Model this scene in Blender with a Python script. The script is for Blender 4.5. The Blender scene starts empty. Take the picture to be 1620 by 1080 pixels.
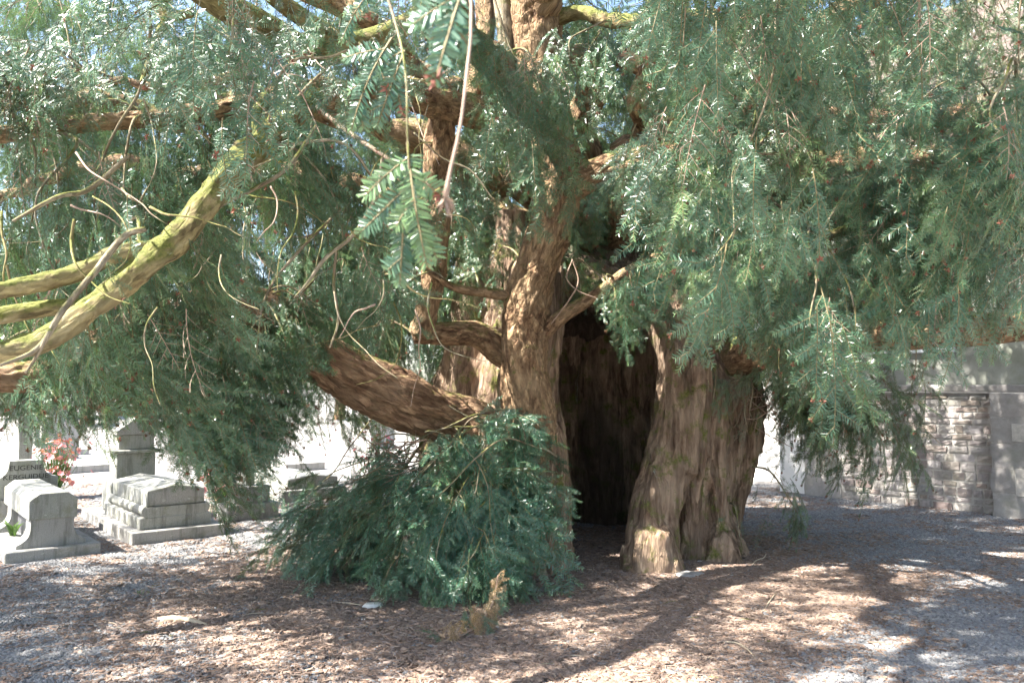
import bpy, math, random
import numpy as np
from mathutils import Vector, Matrix

rng = np.random.default_rng(11)
random.seed(11)
SC = bpy.context.scene
COL = SC.collection

# ------------------------------------------------------------------ camera
FPX, CX, CY, PITCH, CAMZ = 1271.0, 810.0, 540.0, math.radians(3.38), 1.6
cam = bpy.data.cameras.new('camera')
cam_o = bpy.data.objects.new('camera', cam)
COL.objects.link(cam_o)
cam.sensor_width = 36.0
cam.lens = 36.0 * FPX / 1620.0
cam.clip_end = 2000.0
cam.clip_start = 0.05
cam.dof.use_dof = True
cam.dof.focus_distance = 6.2
cam.dof.aperture_fstop = 9.0
cam_o.location = (0, 0, CAMZ)
cam_o.rotation_euler = (math.pi / 2 + PITCH, 0, 0)
SC.camera = cam_o

# ------------------------------------------------------------------ light
SUN_AZ = Vector((-0.95, -0.30)).normalized()
SUN_EL = math.radians(50)
w = bpy.data.worlds.new('World')
SC.world = w
w.use_nodes = True
nt = w.node_tree
nt.nodes.clear()
sky = nt.nodes.new('ShaderNodeTexSky')
sky.sky_type = 'NISHITA'
sky.sun_disc = False
sky.sun_elevation = SUN_EL
sky.sun_rotation = math.atan2(SUN_AZ.x, SUN_AZ.y)
sky.air_density = 1.0
sky.dust_density = 2.0
sky.ozone_density = 1.0
bg = nt.nodes.new('ShaderNodeBackground')
bg.inputs['Strength'].default_value = 0.10
wo = nt.nodes.new('ShaderNodeOutputWorld')
nt.links.new(sky.outputs[0], bg.inputs[0])
nt.links.new(bg.outputs[0], wo.inputs[0])
sun = bpy.data.lights.new('sun', 'SUN')
sun.energy = 5.0
sun.angle = math.radians(0.53)
sun.color = (1.0, 0.95, 0.87)
sun_o = bpy.data.objects.new('sun', sun)
COL.objects.link(sun_o)
sdir = Vector((SUN_AZ.x * math.cos(SUN_EL), SUN_AZ.y * math.cos(SUN_EL), math.sin(SUN_EL)))
sun_o.rotation_euler = sdir.to_track_quat('Z', 'Y').to_euler()
sun_o.location = sdir * 30
SC.view_settings.view_transform = 'Standard'
SC.view_settings.look = 'None'
SC.view_settings.exposure = 2.4
SC.view_settings.gamma = 1.0
SC.cycles.max_bounces = 5
SC.cycles.diffuse_bounces = 2
SC.cycles.transmission_bounces = 4
SC.cycles.sample_clamp_indirect = 6.0
SC.cycles.use_adaptive_sampling = True
SC.cycles.adaptive_threshold = 0.035

# ------------------------------------------------------------------ helpers
cp, sp = math.cos(PITCH), math.sin(PITCH)
def P(px, py, Y):
    """world point seen at photo pixel (px,py), at forward distance Y"""
    u, v = (px - CX) / FPX, (CY - py) / FPX
    d = (u, cp - v * sp, sp + v * cp)
    t = Y / d[1]
    return np.array((d[0] * t, Y, CAMZ + d[2] * t))
def G(px, py):
    u, v = (px - CX) / FPX, (CY - py) / FPX
    t = -CAMZ / (sp + v * cp)
    return np.array((u * t, (cp - v * sp) * t, 0.0))
def proj(p):
    p = np.asarray(p, float).reshape(-1, 3)
    q = p - np.array((0, 0, CAMZ))
    dep = q[:, 1] * cp + q[:, 2] * sp
    up = -q[:, 1] * sp + q[:, 2] * cp
    dd = np.where(np.abs(dep) < 1e-3, 1e-3, dep)
    return CX + FPX * q[:, 0] / dd, CY - FPX * up / dd, dep

_T = np.random.default_rng(5).random(4096) * 2 - 1
def _h(i, j, k):
    return _T[(i * 73856093 ^ j * 19349663 ^ k * 83492791) & 4095]
def vnoise(p):
    p = np.asarray(p, float)
    i = np.floor(p).astype(np.int64)
    f = p - i
    f = f * f * (3 - 2 * f)
    x, y, z = i[..., 0], i[..., 1], i[..., 2]
    fx, fy, fz = f[..., 0], f[..., 1], f[..., 2]
    def lx(yy, zz):
        a = _h(x, yy, zz)
        return a + (_h(x + 1, yy, zz) - a) * fx
    a = lx(y, z); a = a + (lx(y + 1, z) - a) * fy
    b = lx(y, z + 1); b = b + (lx(y + 1, z + 1) - b) * fy
    return a + (b - a) * fz
def fbm(p, o=4):
    s, a, t = 0.0, 1.0, 0.0
    p = np.asarray(p, float)
    for k in range(o):
        s = s + a * vnoise(p + 17.3 * k); t += a
        p = p * 2.03; a *= 0.5
    return s / t
def nrm(v):
    v = np.asarray(v, float)
    return v / np.maximum(np.linalg.norm(v, axis=-1, keepdims=True), 1e-9)

def mk_mesh(name, verts, faces, mats=(), smooth=False, midx=None):
    me = bpy.data.meshes.new(name)
    verts = np.asarray(verts, np.float32).reshape(-1, 3)
    if isinstance(faces, np.ndarray):
        n = faces.shape[1]
        me.vertices.add(len(verts)); me.vertices.foreach_set('co', verts.ravel())
        me.loops.add(faces.size); me.loops.foreach_set('vertex_index', faces.ravel().astype(np.int32))
        me.polygons.add(len(faces))
        me.polygons.foreach_set('loop_start', np.arange(0, faces.size, n, dtype=np.int32))
        me.update(calc_edges=True)
    else:
        me.from_pydata([tuple(map(float, v)) for v in verts], [], [tuple(map(int, f)) for f in faces])
    for m in mats:
        me.materials.append(m)
    if midx is not None:
        me.polygons.foreach_set('material_index', np.asarray(midx, np.int32))
    if smooth:
        me.polygons.foreach_set('use_smooth', np.ones(len(me.polygons), bool))
    me.update()
    return me
def ob(name, me, parent=None, loc=None, rot=None, scale=None):
    o = bpy.data.objects.new(name, me)
    COL.objects.link(o)
    if parent is not None:
        o.parent = parent
    if loc is not None: o.location = tuple(map(float, loc))
    if rot is not None: o.rotation_euler = rot
    if scale is not None: o.scale = scale
    return o
def tag(o, label=None, cat=None, group=None, kind=None):
    if label: o['label'] = label
    if cat: o['category'] = cat
    if group: o['group'] = group
    if kind: o['kind'] = kind
    return o
def empty(name, loc=(0, 0, 0), rz=0.0):
    o = ob(name, None, None, loc, (0, 0, rz))
    o.empty_display_size = 0.1
    return o
class MB:
    """collects quads / polys into one mesh"""
    def __init__(s): s.v, s.f = [], []
    def poly_prism(s, pts2, a, b, axis='y'):
        """extrude a 2-D outline (list of (x,z)) between a and b along axis"""
        n = len(pts2); o = len(s.v)
        for t in (a, b):
            for (q, z) in pts2:
                s.v.append((q, t, z) if axis == 'y' else ((t, q, z) if axis == 'x' else (q, z, t)))
        s.f.append(tuple(o + i for i in range(n)))
        s.f.append(tuple(o + n + i for i in reversed(range(n))))
        for i in range(n):
            j = (i + 1) % n
            s.f.append((o + j, o + i, o + n + i, o + n + j))
        return s
    def box(s, x0, x1, y0, y1, z0, z1):
        return s.poly_prism([(x0, z0), (x1, z0), (x1, z1), (x0, z1)], y0, y1)
    def build(s, name, mat, parent=None, loc=None, rz=0.0, bevel=0.0, seg=1, smooth=False):
        me = mk_mesh(name, s.v, s.f, [mat], smooth)
        import bmesh
        bm = bmesh.new(); bm.from_mesh(me)
        bmesh.ops.recalc_face_normals(bm, faces=bm.faces[:])
        if bevel > 0:
            bmesh.ops.bevel(bm, geom=[e for e in bm.edges if e.calc_face_angle(0) > 0.5], offset=bevel, segments=seg,
                            affect='EDGES', profile=0.5, clamp_overlap=True)
        bm.to_mesh(me); bm.free()
        return ob(name, me, parent, loc, (0, 0, rz))

# ------------------------------------------------------------------ materials
def mat(name):
    m = bpy.data.materials.new(name)
    m.use_nodes = True
    t = m.node_tree
    b = t.nodes['Principled BSDF']
    return m, t, b
def N(t, typ, **kw):
    n = t.nodes.new(typ)
    for k, v in kw.items():
        if k.startswith('i_'):
            n.inputs[k[2:].replace('_', ' ')].default_value = v
        else:
            setattr(n, k, v)
    return n
def noise(t, vec, scale, detail=4, rough=0.55):
    n = N(t, 'ShaderNodeTexNoise')
    n.inputs['Scale'].default_value = scale
    n.inputs['Detail'].default_value = detail
    n.inputs['Roughness'].default_value = rough
    if vec is not None: t.links.new(vec, n.inputs['Vector'])
    return n.outputs['Fac']
def ramp(t, fac, stops):
    r = N(t, 'ShaderNodeValToRGB')
    e = r.color_ramp.elements
    while len(e) < len(stops): e.new(0.5)
    for i, (p, c) in enumerate(stops):
        e[i].position = p
        e[i].color = (*c, 1) if len(c) == 3 else c
    t.links.new(fac, r.inputs[0])
    return r.outputs[0]
def mix(t, fac, a, b, typ='MIX'):
    m = N(t, 'ShaderNodeMix', data_type='RGBA', blend_type=typ)
    for s, v in ((m.inputs[0], fac), (m.inputs[6], a), (m.inputs[7], b)):
        if isinstance(v, (int, float)): s.default_value = v
        elif isinstance(v, tuple): s.default_value = (*v, 1) if len(v) == 3 else v
        else: t.links.new(v, s)
    return m.outputs[2]
def math_(t, op, a, b=0.0):
    m = N(t, 'ShaderNodeMath', operation=op)
    for s, v in ((m.inputs[0], a), (m.inputs[1], b)):
        if isinstance(v, (int, float)): s.default_value = v
        else: t.links.new(v, s)
    return m.outputs[0]
def bump(t, h, b, strength=0.6, dist=0.02):
    n = N(t, 'ShaderNodeBump')
    n.inputs['Strength'].default_value = strength
    n.inputs['Distance'].default_value = dist
    t.links.new(h, n.inputs['Height'])
    t.links.new(n.outputs[0], b.inputs['Normal'])
    return n
def gray(t, fac, lo, hi):
    return ramp(t, fac, [(lo, (0, 0, 0)), (hi, (1, 1, 1))])

def bark(name, c0, c1, c2, moss=0.0, moss_all=False, plate=26.0, lichen=0.0, stretch=0.3, bmp=0.02, flake=0.75):
    m, t, b = mat(name)
    at = N(t, 'ShaderNodeAttribute', attribute_name='bk')
    mp = N(t, 'ShaderNodeMapping'); mp.inputs['Scale'].default_value = (1, 1, stretch)
    t.links.new(at.outputs['Vector'], mp.inputs['Vector'])
    v = mp.outputs[0]
    nz = N(t, 'ShaderNodeTexNoise'); nz.inputs['Scale'].default_value = 9; nz.inputs['Detail'].default_value = 3
    t.links.new(v, nz.inputs['Vector'])
    ad = N(t, 'ShaderNodeVectorMath', operation='MULTIPLY_ADD')
    t.links.new(nz.outputs['Color'], ad.inputs[0]); ad.inputs[1].default_value = (0.14, 0.14, 0.14)
    t.links.new(v, ad.inputs[2])
    vo = N(t, 'ShaderNodeTexVoronoi', feature='DISTANCE_TO_EDGE'); vo.inputs['Scale'].default_value = plate
    t.links.new(ad.outputs[0], vo.inputs['Vector'])
    vo.inputs['Randomness'].default_value = 1.0
    crack = gray(t, math_(t, 'ADD', vo.outputs['Distance'], math_(t, 'MULTIPLY', noise(t, v, 30, 5, .7), 0.35)), 0.12, 0.36)
    n1 = noise(t, v, 22, 6, 0.65)
    n2 = noise(t, at.outputs['Vector'], 3.2, 4)
    col = ramp(t, n1, [(0.34, c0), (0.5, c1), (0.66, c2)])
    vc = N(t, 'ShaderNodeTexVoronoi'); vc.inputs['Scale'].default_value = plate * 1.5
    t.links.new(ad.outputs[0], vc.inputs['Vector'])
    sp_ = N(t, 'ShaderNodeSeparateColor'); t.links.new(vc.outputs['Color'], sp_.inputs[0])
    cell = sp_.outputs[0]
    col = mix(t, flake, col, mix(t, 1.0, col, ramp(t, cell, [(0.0, (.45, .42, .40)), (0.5, (1, .97, .95)), (1.0, (1.7, 1.65, 1.6))]), 'MULTIPLY'))
    col = mix(t, gray(t, n2, 0.42, 0.62), col, mix(t, 0.5, col, c2))
    dark = mix(t, 0.55, col, c0, 'MULTIPLY')
    col = mix(t, crack, mix(t, 0.5, dark, col), col)
    geo = N(t, 'ShaderNodeNewGeometry')
    sep = N(t, 'ShaderNodeSeparateXYZ'); t.links.new(geo.outputs['Normal'], sep.inputs[0])
    if moss > 0:
        n3 = noise(t, at.outputs['Vector'], 6.0, 6, 0.7)
        if moss_all:
            f = gray(t, n3, 0.62 - 0.25 * moss, 0.74 - 0.25 * moss)
        else:
            f = gray(t, math_(t, 'ADD', n3, math_(t, 'MULTIPLY', sep.outputs['Z'], 0.22)), 0.66 - 0.2 * moss, 0.82 - 0.2 * moss)
        n4 = noise(t, at.outputs['Vector'], 60, 3)
        mc = ramp(t, n4, [(0.3, (0.075, 0.085, 0.018)), (0.7, (0.20, 0.205, 0.055))])
        col = mix(t, f, col, mc)
    if lichen > 0:
        n5 = noise(t, v, 5.0, 6, 0.75)
        f = gray(t, n5, 0.66 - 0.1 * lichen, 0.72 - 0.1 * lichen)
        col = mix(t, math_(t, 'MULTIPLY', f, 0.75), col, (0.34, 0.38, 0.33))
    if name == 'trunk':          # shade inside the hollow, painted in as darker brown wood
        shade_at = N(t, 'ShaderNodeAttribute', attribute_name='hollow_shade')
        col = mix(t, shade_at.outputs['Fac'], col, mix(t, .75, col, (0.045, 0.034, 0.028)))
    t.links.new(col, b.inputs['Base Color'])
    b.inputs['Roughness'].default_value = 0.85
    b.inputs['Specular IOR Level'].default_value = 0.25
    n9 = noise(t, v, 85, 4, .7)
    h = math_(t, 'ADD', math_(t, 'ADD', math_(t, 'MULTIPLY', n1, 0.8), math_(t, 'MULTIPLY', n9, 0.3)), math_(t, 'MULTIPLY', crack, 0.4))
    h = math_(t, 'ADD', h, math_(t, 'MULTIPLY', cell, 0.45 * flake))
    bump(t, h, b, 0.9, bmp)
    return m
M = {}
M['bark'] = bark('bark', (0.11, 0.06, 0.036), (0.26, 0.165, 0.095), (0.42, 0.30, 0.18), moss=0.3, plate=24, stretch=0.45, bmp=0.03)
M['bark_red'] = bark('bark_red', (0.13, 0.07, 0.044), (0.28, 0.17, 0.105), (0.44, 0.30, 0.19), moss=0.1, plate=16, stretch=0.3, bmp=0.035)
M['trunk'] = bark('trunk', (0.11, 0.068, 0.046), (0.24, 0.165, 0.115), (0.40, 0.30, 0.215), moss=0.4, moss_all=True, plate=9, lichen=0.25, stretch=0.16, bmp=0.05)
M['mossy'] = bark('mossy', (0.12, 0.085, 0.045), (0.23, 0.19, 0.09), (0.36, 0.30, 0.17), moss=0.95, plate=18, lichen=0.4, stretch=0.4, bmp=0.01)
M['twig'] = bark('twig', (0.13, 0.09, 0.055), (0.22, 0.18, 0.12), (0.36, 0.32, 0.24), moss=0.6, plate=60, stretch=0.3, bmp=0.003)

def leaf_mat(name, dark, light, under, tip=None, trans=0.22, rough=0.30):
    m, t, b = mat(name)
    oi = N(t, 'ShaderNodeObjectInfo')
    col = ramp(t, oi.outputs['Random'], [(0.0, dark), (0.55, light), (0.86, light), (0.93, tuple(min(1, a * b) for a, b in zip(light, (1.35, 1.2, .85)))), (1.0, tuple(min(1, a * b) for a, b in zip(light, (1.6, 1.25, .8))))])
    at = N(t, 'ShaderNodeAttribute', attribute_name='tipf')
    if tip:
        col = mix(t, at.outputs['Fac'], col, tip)
    geo = N(t, 'ShaderNodeNewGeometry')
    col = mix(t, geo.outputs['Backfacing'], col, under)
    t.links.new(col, b.inputs['Base Color'])
    b.inputs['Roughness'].default_value = rough
    b.inputs['Specular IOR Level'].default_value = 0.75
    tr = N(t, 'ShaderNodeBsdfTranslucent')
    t.links.new(mix(t, 0.6, col, (0.14, 0.24, 0.06)), tr.inputs['Color'])
    ms = N(t, 'ShaderNodeMixShader'); ms.inputs[0].default_value = trans
    t.links.new(b.outputs[0], ms.inputs[1]); t.links.new(tr.outputs[0], ms.inputs[2])
    t.links.new(ms.outputs[0], t.nodes['Material Output'].inputs['Surface'])
    return m
M['needle'] = leaf_mat('needle', (0.042, 0.110, 0.066), (0.076, 0.160, 0.092), (0.10, 0.17, 0.092), tip=(0.15, 0.24, 0.10))
M['needle_blue'] = leaf_mat('needle_blue', (0.036, 0.125, 0.080), (0.065, 0.17, 0.105), (0.085, 0.17, 0.10), tip=(0.13, 0.24, 0.12))
M['needle_dead'] = leaf_mat('needle_dead', (0.30, 0.17, 0.085), (0.38, 0.25, 0.13), (0.30, 0.19, 0.10), trans=0.15)
def plain(name, c, rough=0.7, var=0.0, nscale=8.0, bmp=0.0, bscale=40.0, spec=0.4):
    m, t, b = mat(name)
    if var > 0:
        tc = N(t, 'ShaderNodeTexCoord')
        n = noise(t, tc.outputs['Object'], nscale, 6, 0.65)
        lo = tuple(x * (1 - var) for x in c); hi = tuple(min(1, x * (1 + var)) for x in c)
        t.links.new(ramp(t, n, [(0.32, lo), (0.68, hi)]), b.inputs['Base Color'])
        if bmp > 0:
            bump(t, noise(t, tc.outputs['Object'], bscale, 5), b, 0.7, bmp)
    else:
        b.inputs['Base Color'].default_value = (*c, 1)
    b.inputs['Roughness'].default_value = rough
    b.inputs['Specular IOR Level'].default_value = spec
    return m
M['shoot'] = plain('shoot', (0.16, 0.13, 0.06), 0.7)
M['gall'] = plain('gall', (0.22, 0.085, 0.055), 0.7, 0.35, 30)
M['dead_twig'] = plain('dead_twig', (0.30, 0.21, 0.155), 0.7, 0.3, 20)

def chip_mat(name, cols, rough=0.75):
    m, t, b = mat(name)
    at = N(t, 'ShaderNodeAttribute', attribute_name='cv')
    oi = N(t, 'ShaderNodeObjectInfo')
    f = math_(t, 'FRACT', math_(t, 'ADD', at.outputs['Fac'], oi.outputs['Random']))
    n = len(cols)
    c = ramp(t, f, [(i / (n - 1), k) for i, k in enumerate(cols)])
    t.links.new(c, b.inputs['Base Color'])
    b.inputs['Roughness'].default_value = rough
    b.inputs['Specular IOR Level'].default_value = 0.3
    return m
M['chips'] = chip_mat('chips', [(0.165, 0.115, 0.088), (0.25, 0.178, 0.135), (0.11, 0.078, 0.062), (0.37, 0.28, 0.215), (0.20, 0.155, 0.132), (0.26, 0.165, 0.112), (0.24, 0.20, 0.18)])
M['gravel'] = chip_mat('gravel', [(0.165, 0.165, 0.17), (0.24, 0.24, 0.24), (0.12, 0.12, 0.125), (0.30, 0.295, 0.285), (0.19, 0.18, 0.175), (0.22, 0.225, 0.24)])

# ground: mulch ring round the trunk running out into gravel
def mulch_mask(x, y):
    """1 in the mulch ring, 0 in the gravel"""
    p = np.stack([x, y, np.zeros_like(x)], -1)
    r = np.sqrt(((x - 0.45) / 3.2) ** 2 + ((y - 6.7) / 3.0) ** 2) + 0.25 * fbm(p * 0.8, 3) + 0.16 * np.clip(x - 0.7, 0, 9) * np.clip(6.6 - y, 0, 9)
    return np.clip((1.12 - r) / 0.36, 0, 1)
def ground_mat():
    m, t, b = mat('ground')
    at = N(t, 'ShaderNodeAttribute', attribute_name='mulch')
    tc = N(t, 'ShaderNodeTexCoord')
    o = tc.outputs['Object']
    n1 = noise(t, o, 70, 5, 0.7); n2 = noise(t, o, 1.3, 4)
    gv = N(t, 'ShaderNodeTexVoronoi'); gv.inputs['Scale'].default_value = 55; t.links.new(o, gv.inputs['Vector'])
    grav = ramp(t, gv.outputs['Color'], [(0.1, (0.17, 0.165, 0.165)), (0.5, (0.27, 0.255, 0.245)), (0.9, (0.36, 0.34, 0.32))])
    grav = mix(t, gray(t, n2, 0.35, 0.7), grav, mix(t, 0.35, grav, (0.36, 0.33, 0.29)))
    mul = ramp(t, n1, [(0.3, (0.055, 0.035, 0.025)), (0.55, (0.13, 0.08, 0.058)), (0.75, (0.21, 0.14, 0.1))])
    col = mix(t, at.outputs['Fac'], grav, mul)
    t.links.new(col, b.inputs['Base Color'])
    b.inputs['Roughness'].default_value = 0.9
    b.inputs['Specular IOR Level'].default_value = 0.2
    bump(t, math_(t, 'ADD', gv.outputs['Distance'], n1), b, 0.8, 0.012)
    return m
M['ground'] = ground_mat()
def granite(name, c, moss):
    m, t, b = mat(name)
    tc = N(t, 'ShaderNodeTexCoord'); o = tc.outputs['Object']
    n1 = noise(t, o, 140, 3, .7); n2 = noise(t, o, 5, 6, .7)
    mp = N(t, 'ShaderNodeMapping'); mp.inputs['Scale'].default_value = (9, 9, 1.1); t.links.new(o, mp.inputs['Vector'])
    n3 = noise(t, mp.outputs[0], 1.6, 5, .65)
    col = ramp(t, n1, [(.3, tuple(x * .75 for x in c)), (.7, tuple(x * 1.22 for x in c))])
    col = mix(t, math_(t, 'MULTIPLY', gray(t, n3, .50, .68), .6), col, (.10, .10, .085))
    col = mix(t, math_(t, 'MULTIPLY', gray(t, n2, .56 - .06 * moss, .66), .25 + .4 * moss), col, (.16, .17, .09))
    n4 = noise(t, o, 16, 4, .6)
    col = mix(t, math_(t, 'MULTIPLY', gray(t, n4, .66, .70), .7), col, (.50, .50, .44))
    t.links.new(col, b.inputs['Base Color']); b.inputs['Roughness'].default_value = .8; b.inputs['Specular IOR Level'].default_value = .3
    bump(t, math_(t, 'ADD', n1, n2), b, .6, .004)
    return m
M['granite'] = granite('granite', (0.34, 0.33, 0.31), .25)
M['granite_mossy'] = granite('granite_mossy', (0.33, 0.33, 0.30), .7)
M['granite_dark'] = plain('granite_dark', (0.12, 0.12, 0.13), 0.5, 0.2, 12)
M['carved'] = plain('carved', (0.055, 0.05, 0.045), 0.8)

# ================================================================== GROUND
def ground_z(x, y):
    p = np.stack([np.asarray(x, float), np.asarray(y, float), np.zeros_like(np.asarray(x, float))], -1)
    fade = np.clip(1 - (np.hypot(p[..., 0], p[..., 1] - 7) - 9) / 6, 0, 1)
    return 0.03 * fbm(p * 0.7, 3) * fade
def build_ground():
    gx = np.concatenate([[-900, -300, -100, -45, -25], np.linspace(-14, 14, 141), [25, 45, 100, 300, 900]])
    gy = np.concatenate([[-600, -120, -30, -8], np.linspace(-2, 20, 121), [26, 40, 70, 140, 400, 1300]])
    X, Y = np.meshgrid(gx, gy, indexing='xy')
    Z = ground_z(X, Y)
    v = np.stack([X, Y, Z], -1).reshape(-1, 3)
    nx, ny = len(gx), len(gy)
    i = np.arange(nx * ny).reshape(ny, nx)
    f = np.stack([i[:-1, :-1], i[:-1, 1:], i[1:, 1:], i[1:, :-1]], -1).reshape(-1, 4)
    me = mk_mesh('ground', v, f, [M['ground']], True)
    a = me.attributes.new('mulch', 'FLOAT', 'POINT')
    a.data.foreach_set('value', mulch_mask(v[:, 0], v[:, 1]).astype(np.float32))
    o = ob('ground', me)
    tag(o, 'grey gravel yard with a brown mulch ring round the tree', 'ground', kind='structure')
    return o
ground = build_ground()

# ---------------------------------------------- geometry-node scatter
def scatter(name, parent, sources, pts, rots, scl, idx):
    """one object: points that carry instances of the source meshes"""
    me = bpy.data.meshes.new(name)
    n = len(pts)
    me.vertices.add(n)
    me.vertices.foreach_set('co', np.asarray(pts, np.float32).ravel())
    for nm, ty, arr in (('rot', 'FLOAT_VECTOR', rots), ('scl', 'FLOAT', scl), ('idx', 'INT', idx)):
        a = me.attributes.new(nm, ty, 'POINT')
        if ty == 'FLOAT_VECTOR':
            a.data.foreach_set('vector', np.asarray(arr, np.float32).ravel())
        else:
            a.data.foreach_set('value', np.asarray(arr, np.float32 if ty == 'FLOAT' else np.int32))
    me.update()
    o = ob(name, me, parent)
    g = bpy.data.node_groups.new(name + '_scatter', 'GeometryNodeTree')
    g.interface.new_socket('Geometry', in_out='INPUT', socket_type='NodeSocketGeometry')
    g.interface.new_socket('Geometry', in_out='OUTPUT', socket_type='NodeSocketGeometry')
    gi, go = g.nodes.new('NodeGroupInput'), g.nodes.new('NodeGroupOutput')
    iop = g.nodes.new('GeometryNodeInstanceOnPoints')
    g2i = g.nodes.new('GeometryNodeGeometryToInstance')
    for s in reversed(sources):      # a multi-input socket hands its links over last first
        oi = g.nodes.new('GeometryNodeObjectInfo')
        oi.transform_space = 'ORIGINAL'
        oi.inputs['Object'].default_value = s
        g.links.new(oi.outputs['Geometry'], g2i.inputs[0])
    def attr(nm, ty):
        a = g.nodes.new('GeometryNodeInputNamedAttribute'); a.data_type = ty
        a.inputs['Name'].default_value = nm
        return a.outputs['Attribute']
    e2r = g.nodes.new('FunctionNodeEulerToRotation')
    g.links.new(attr('rot', 'FLOAT_VECTOR'), e2r.inputs[0])
    g.links.new(gi.outputs[0], iop.inputs['Points'])
    g.links.new(g2i.outputs[0], iop.inputs['Instance'])
    iop.inputs['Pick Instance'].default_value = True
    g.links.new(attr('idx', 'INT'), iop.inputs['Instance Index'])
    g.links.new(e2r.outputs[0], iop.inputs['Rotation'])
    g.links.new(attr('scl', 'FLOAT'), iop.inputs['Scale'])
    g.links.new(iop.outputs[0], go.inputs[0])
    md = o.modifiers.new('scatter', 'NODES')
    md.node_group = g
    return o
def src(name, me):
    return bpy.data.objects.new(name, me)      # data only, never linked to the scene

def chip_patch(seed, n, rad, kind):
    r = np.random.default_rng(seed)
    V, F, C = [], [], []
    for k in range(n):
        a = r.random() * 2 * math.pi; q = rad * math.sqrt(r.random())
        c = np.array((q * math.cos(a), q * math.sin(a), 0.0))
        th = r.random() * 2 * math.pi
        o = len(V)
        if kind == 'chip':
            L, W = (r.uniform(0.010, 0.030), r.uniform(0.004, 0.011)) if r.random() > .14 else (r.uniform(.026, .042), r.uniform(.010, .019))
            ux = np.array((math.cos(th), math.sin(th), r.uniform(-0.25, 0.25)))
            uy = np.array((-math.sin(th), math.cos(th), r.uniform(-0.5, 0.5)))
            uz = np.array((0, 0, 1.0))
            c[2] = r.uniform(0.002, 0.016)
            hh = r.uniform(0.0015, 0.005)
            for (a1, b1, z1) in ((-1, -.7, 0), (1, -.5, 0), (.8, .8, 0), (-.9, .6, 0), (-.8, -.4, 1), (.8, -.3, 1), (.6, .5, 1), (-.7, .4, 1)):
                V.append(c + ux * L * a1 + uy * W * b1 + uz * hh * z1)
            F += [(o + 4, o + 5, o + 6, o + 7), (o, o + 1, o + 5, o + 4), (o + 1, o + 2, o + 6, o + 5), (o + 2, o + 3, o + 7, o + 6), (o + 3, o, o + 4, o + 7)]
            C += [r.random()] * 8
        else:
            s = r.uniform(0.006, 0.015)
            sx, sy, sz = s * r.uniform(0.8, 1.4), s * r.uniform(0.7, 1.1), s * r.uniform(0.6, 1.0)
            c[2] = r.uniform(0.0, 0.008)
            m = 5
            for (lev, rr) in ((0.0, 1.0), (0.62, 0.78)):
                for i in range(m):
                    an = th + 2 * math.pi * i / m + r.uniform(-.3, .3)
                    V.append(c + np.array((sx * rr * math.cos(an), sy * rr * math.sin(an), sz * lev)))
            V.append(c + np.array((r.uniform(-.2, .2) * sx, 0, sz)))
            for i in range(m):
                j = (i + 1) % m
                F += [(o + i, o + j, o + m + j, o + m + i), (o + m + i, o + m + j, o + 2 * m)]
            C += [r.random()] * (2 * m + 1)
    me = mk_mesh('patch', V, F, [M['chips' if kind == 'chip' else 'gravel']])
    at = me.attributes.new('cv', 'FLOAT', 'POINT')
    at.data.foreach_set('value', np.array(C, np.float32))
    return me
def build_litter():
    cs = [src('chip_patch', chip_patch(100 + i, 95, 0.16, 'chip')) for i in range(5)]
    gs = [src('gravel_patch', chip_patch(200 + i, 130, 0.15, 'stone')) for i in range(5)]
    r = np.random.default_rng(77)
    n = 26000
    y = 3.6 + (13.5 - 3.6) * r.random(n) ** 0.85
    x = (r.random(n) * 2 - 1) * (0.70 * y + 0.3)
    keep = r.random(n) < 0.42
    x, y = x[keep], y[keep]
    mm = mulch_mask(x, y)
    pick = r.random(len(x))
    for nm, ss, sel, lab in (('wood_chips', cs, pick < np.maximum(mm, 0.16) * 0.95, 'brown wood chip and leaf mulch round the trunk'),
                             ('gravel', gs, pick > mm * 0.82, 'small grey gravel stones on the yard')):
        X, Y = x[sel], y[sel]
        k = len(X)
        pts = np.stack([X, Y, ground_z(X, Y) - 0.002], -1)
        rot = np.zeros((k, 3)); rot[:, 2] = r.random(k) * 6.28
        o = scatter(nm, None, ss, pts, rot, r.uniform(0.85, 1.25, k), r.integers(0, len(ss), k))
        tag(o, lab, 'mulch' if nm == 'wood_chips' else 'gravel', kind='stuff')
build_litter()

# ================================================================== YEW: trunk
TREE = np.array((0.85, 8.55, 0.0))
tree = empty('yew_tree', TREE)
tag(tree, 'huge old yew with hollow split trunk and drooping dark green boughs', 'tree')

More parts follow.
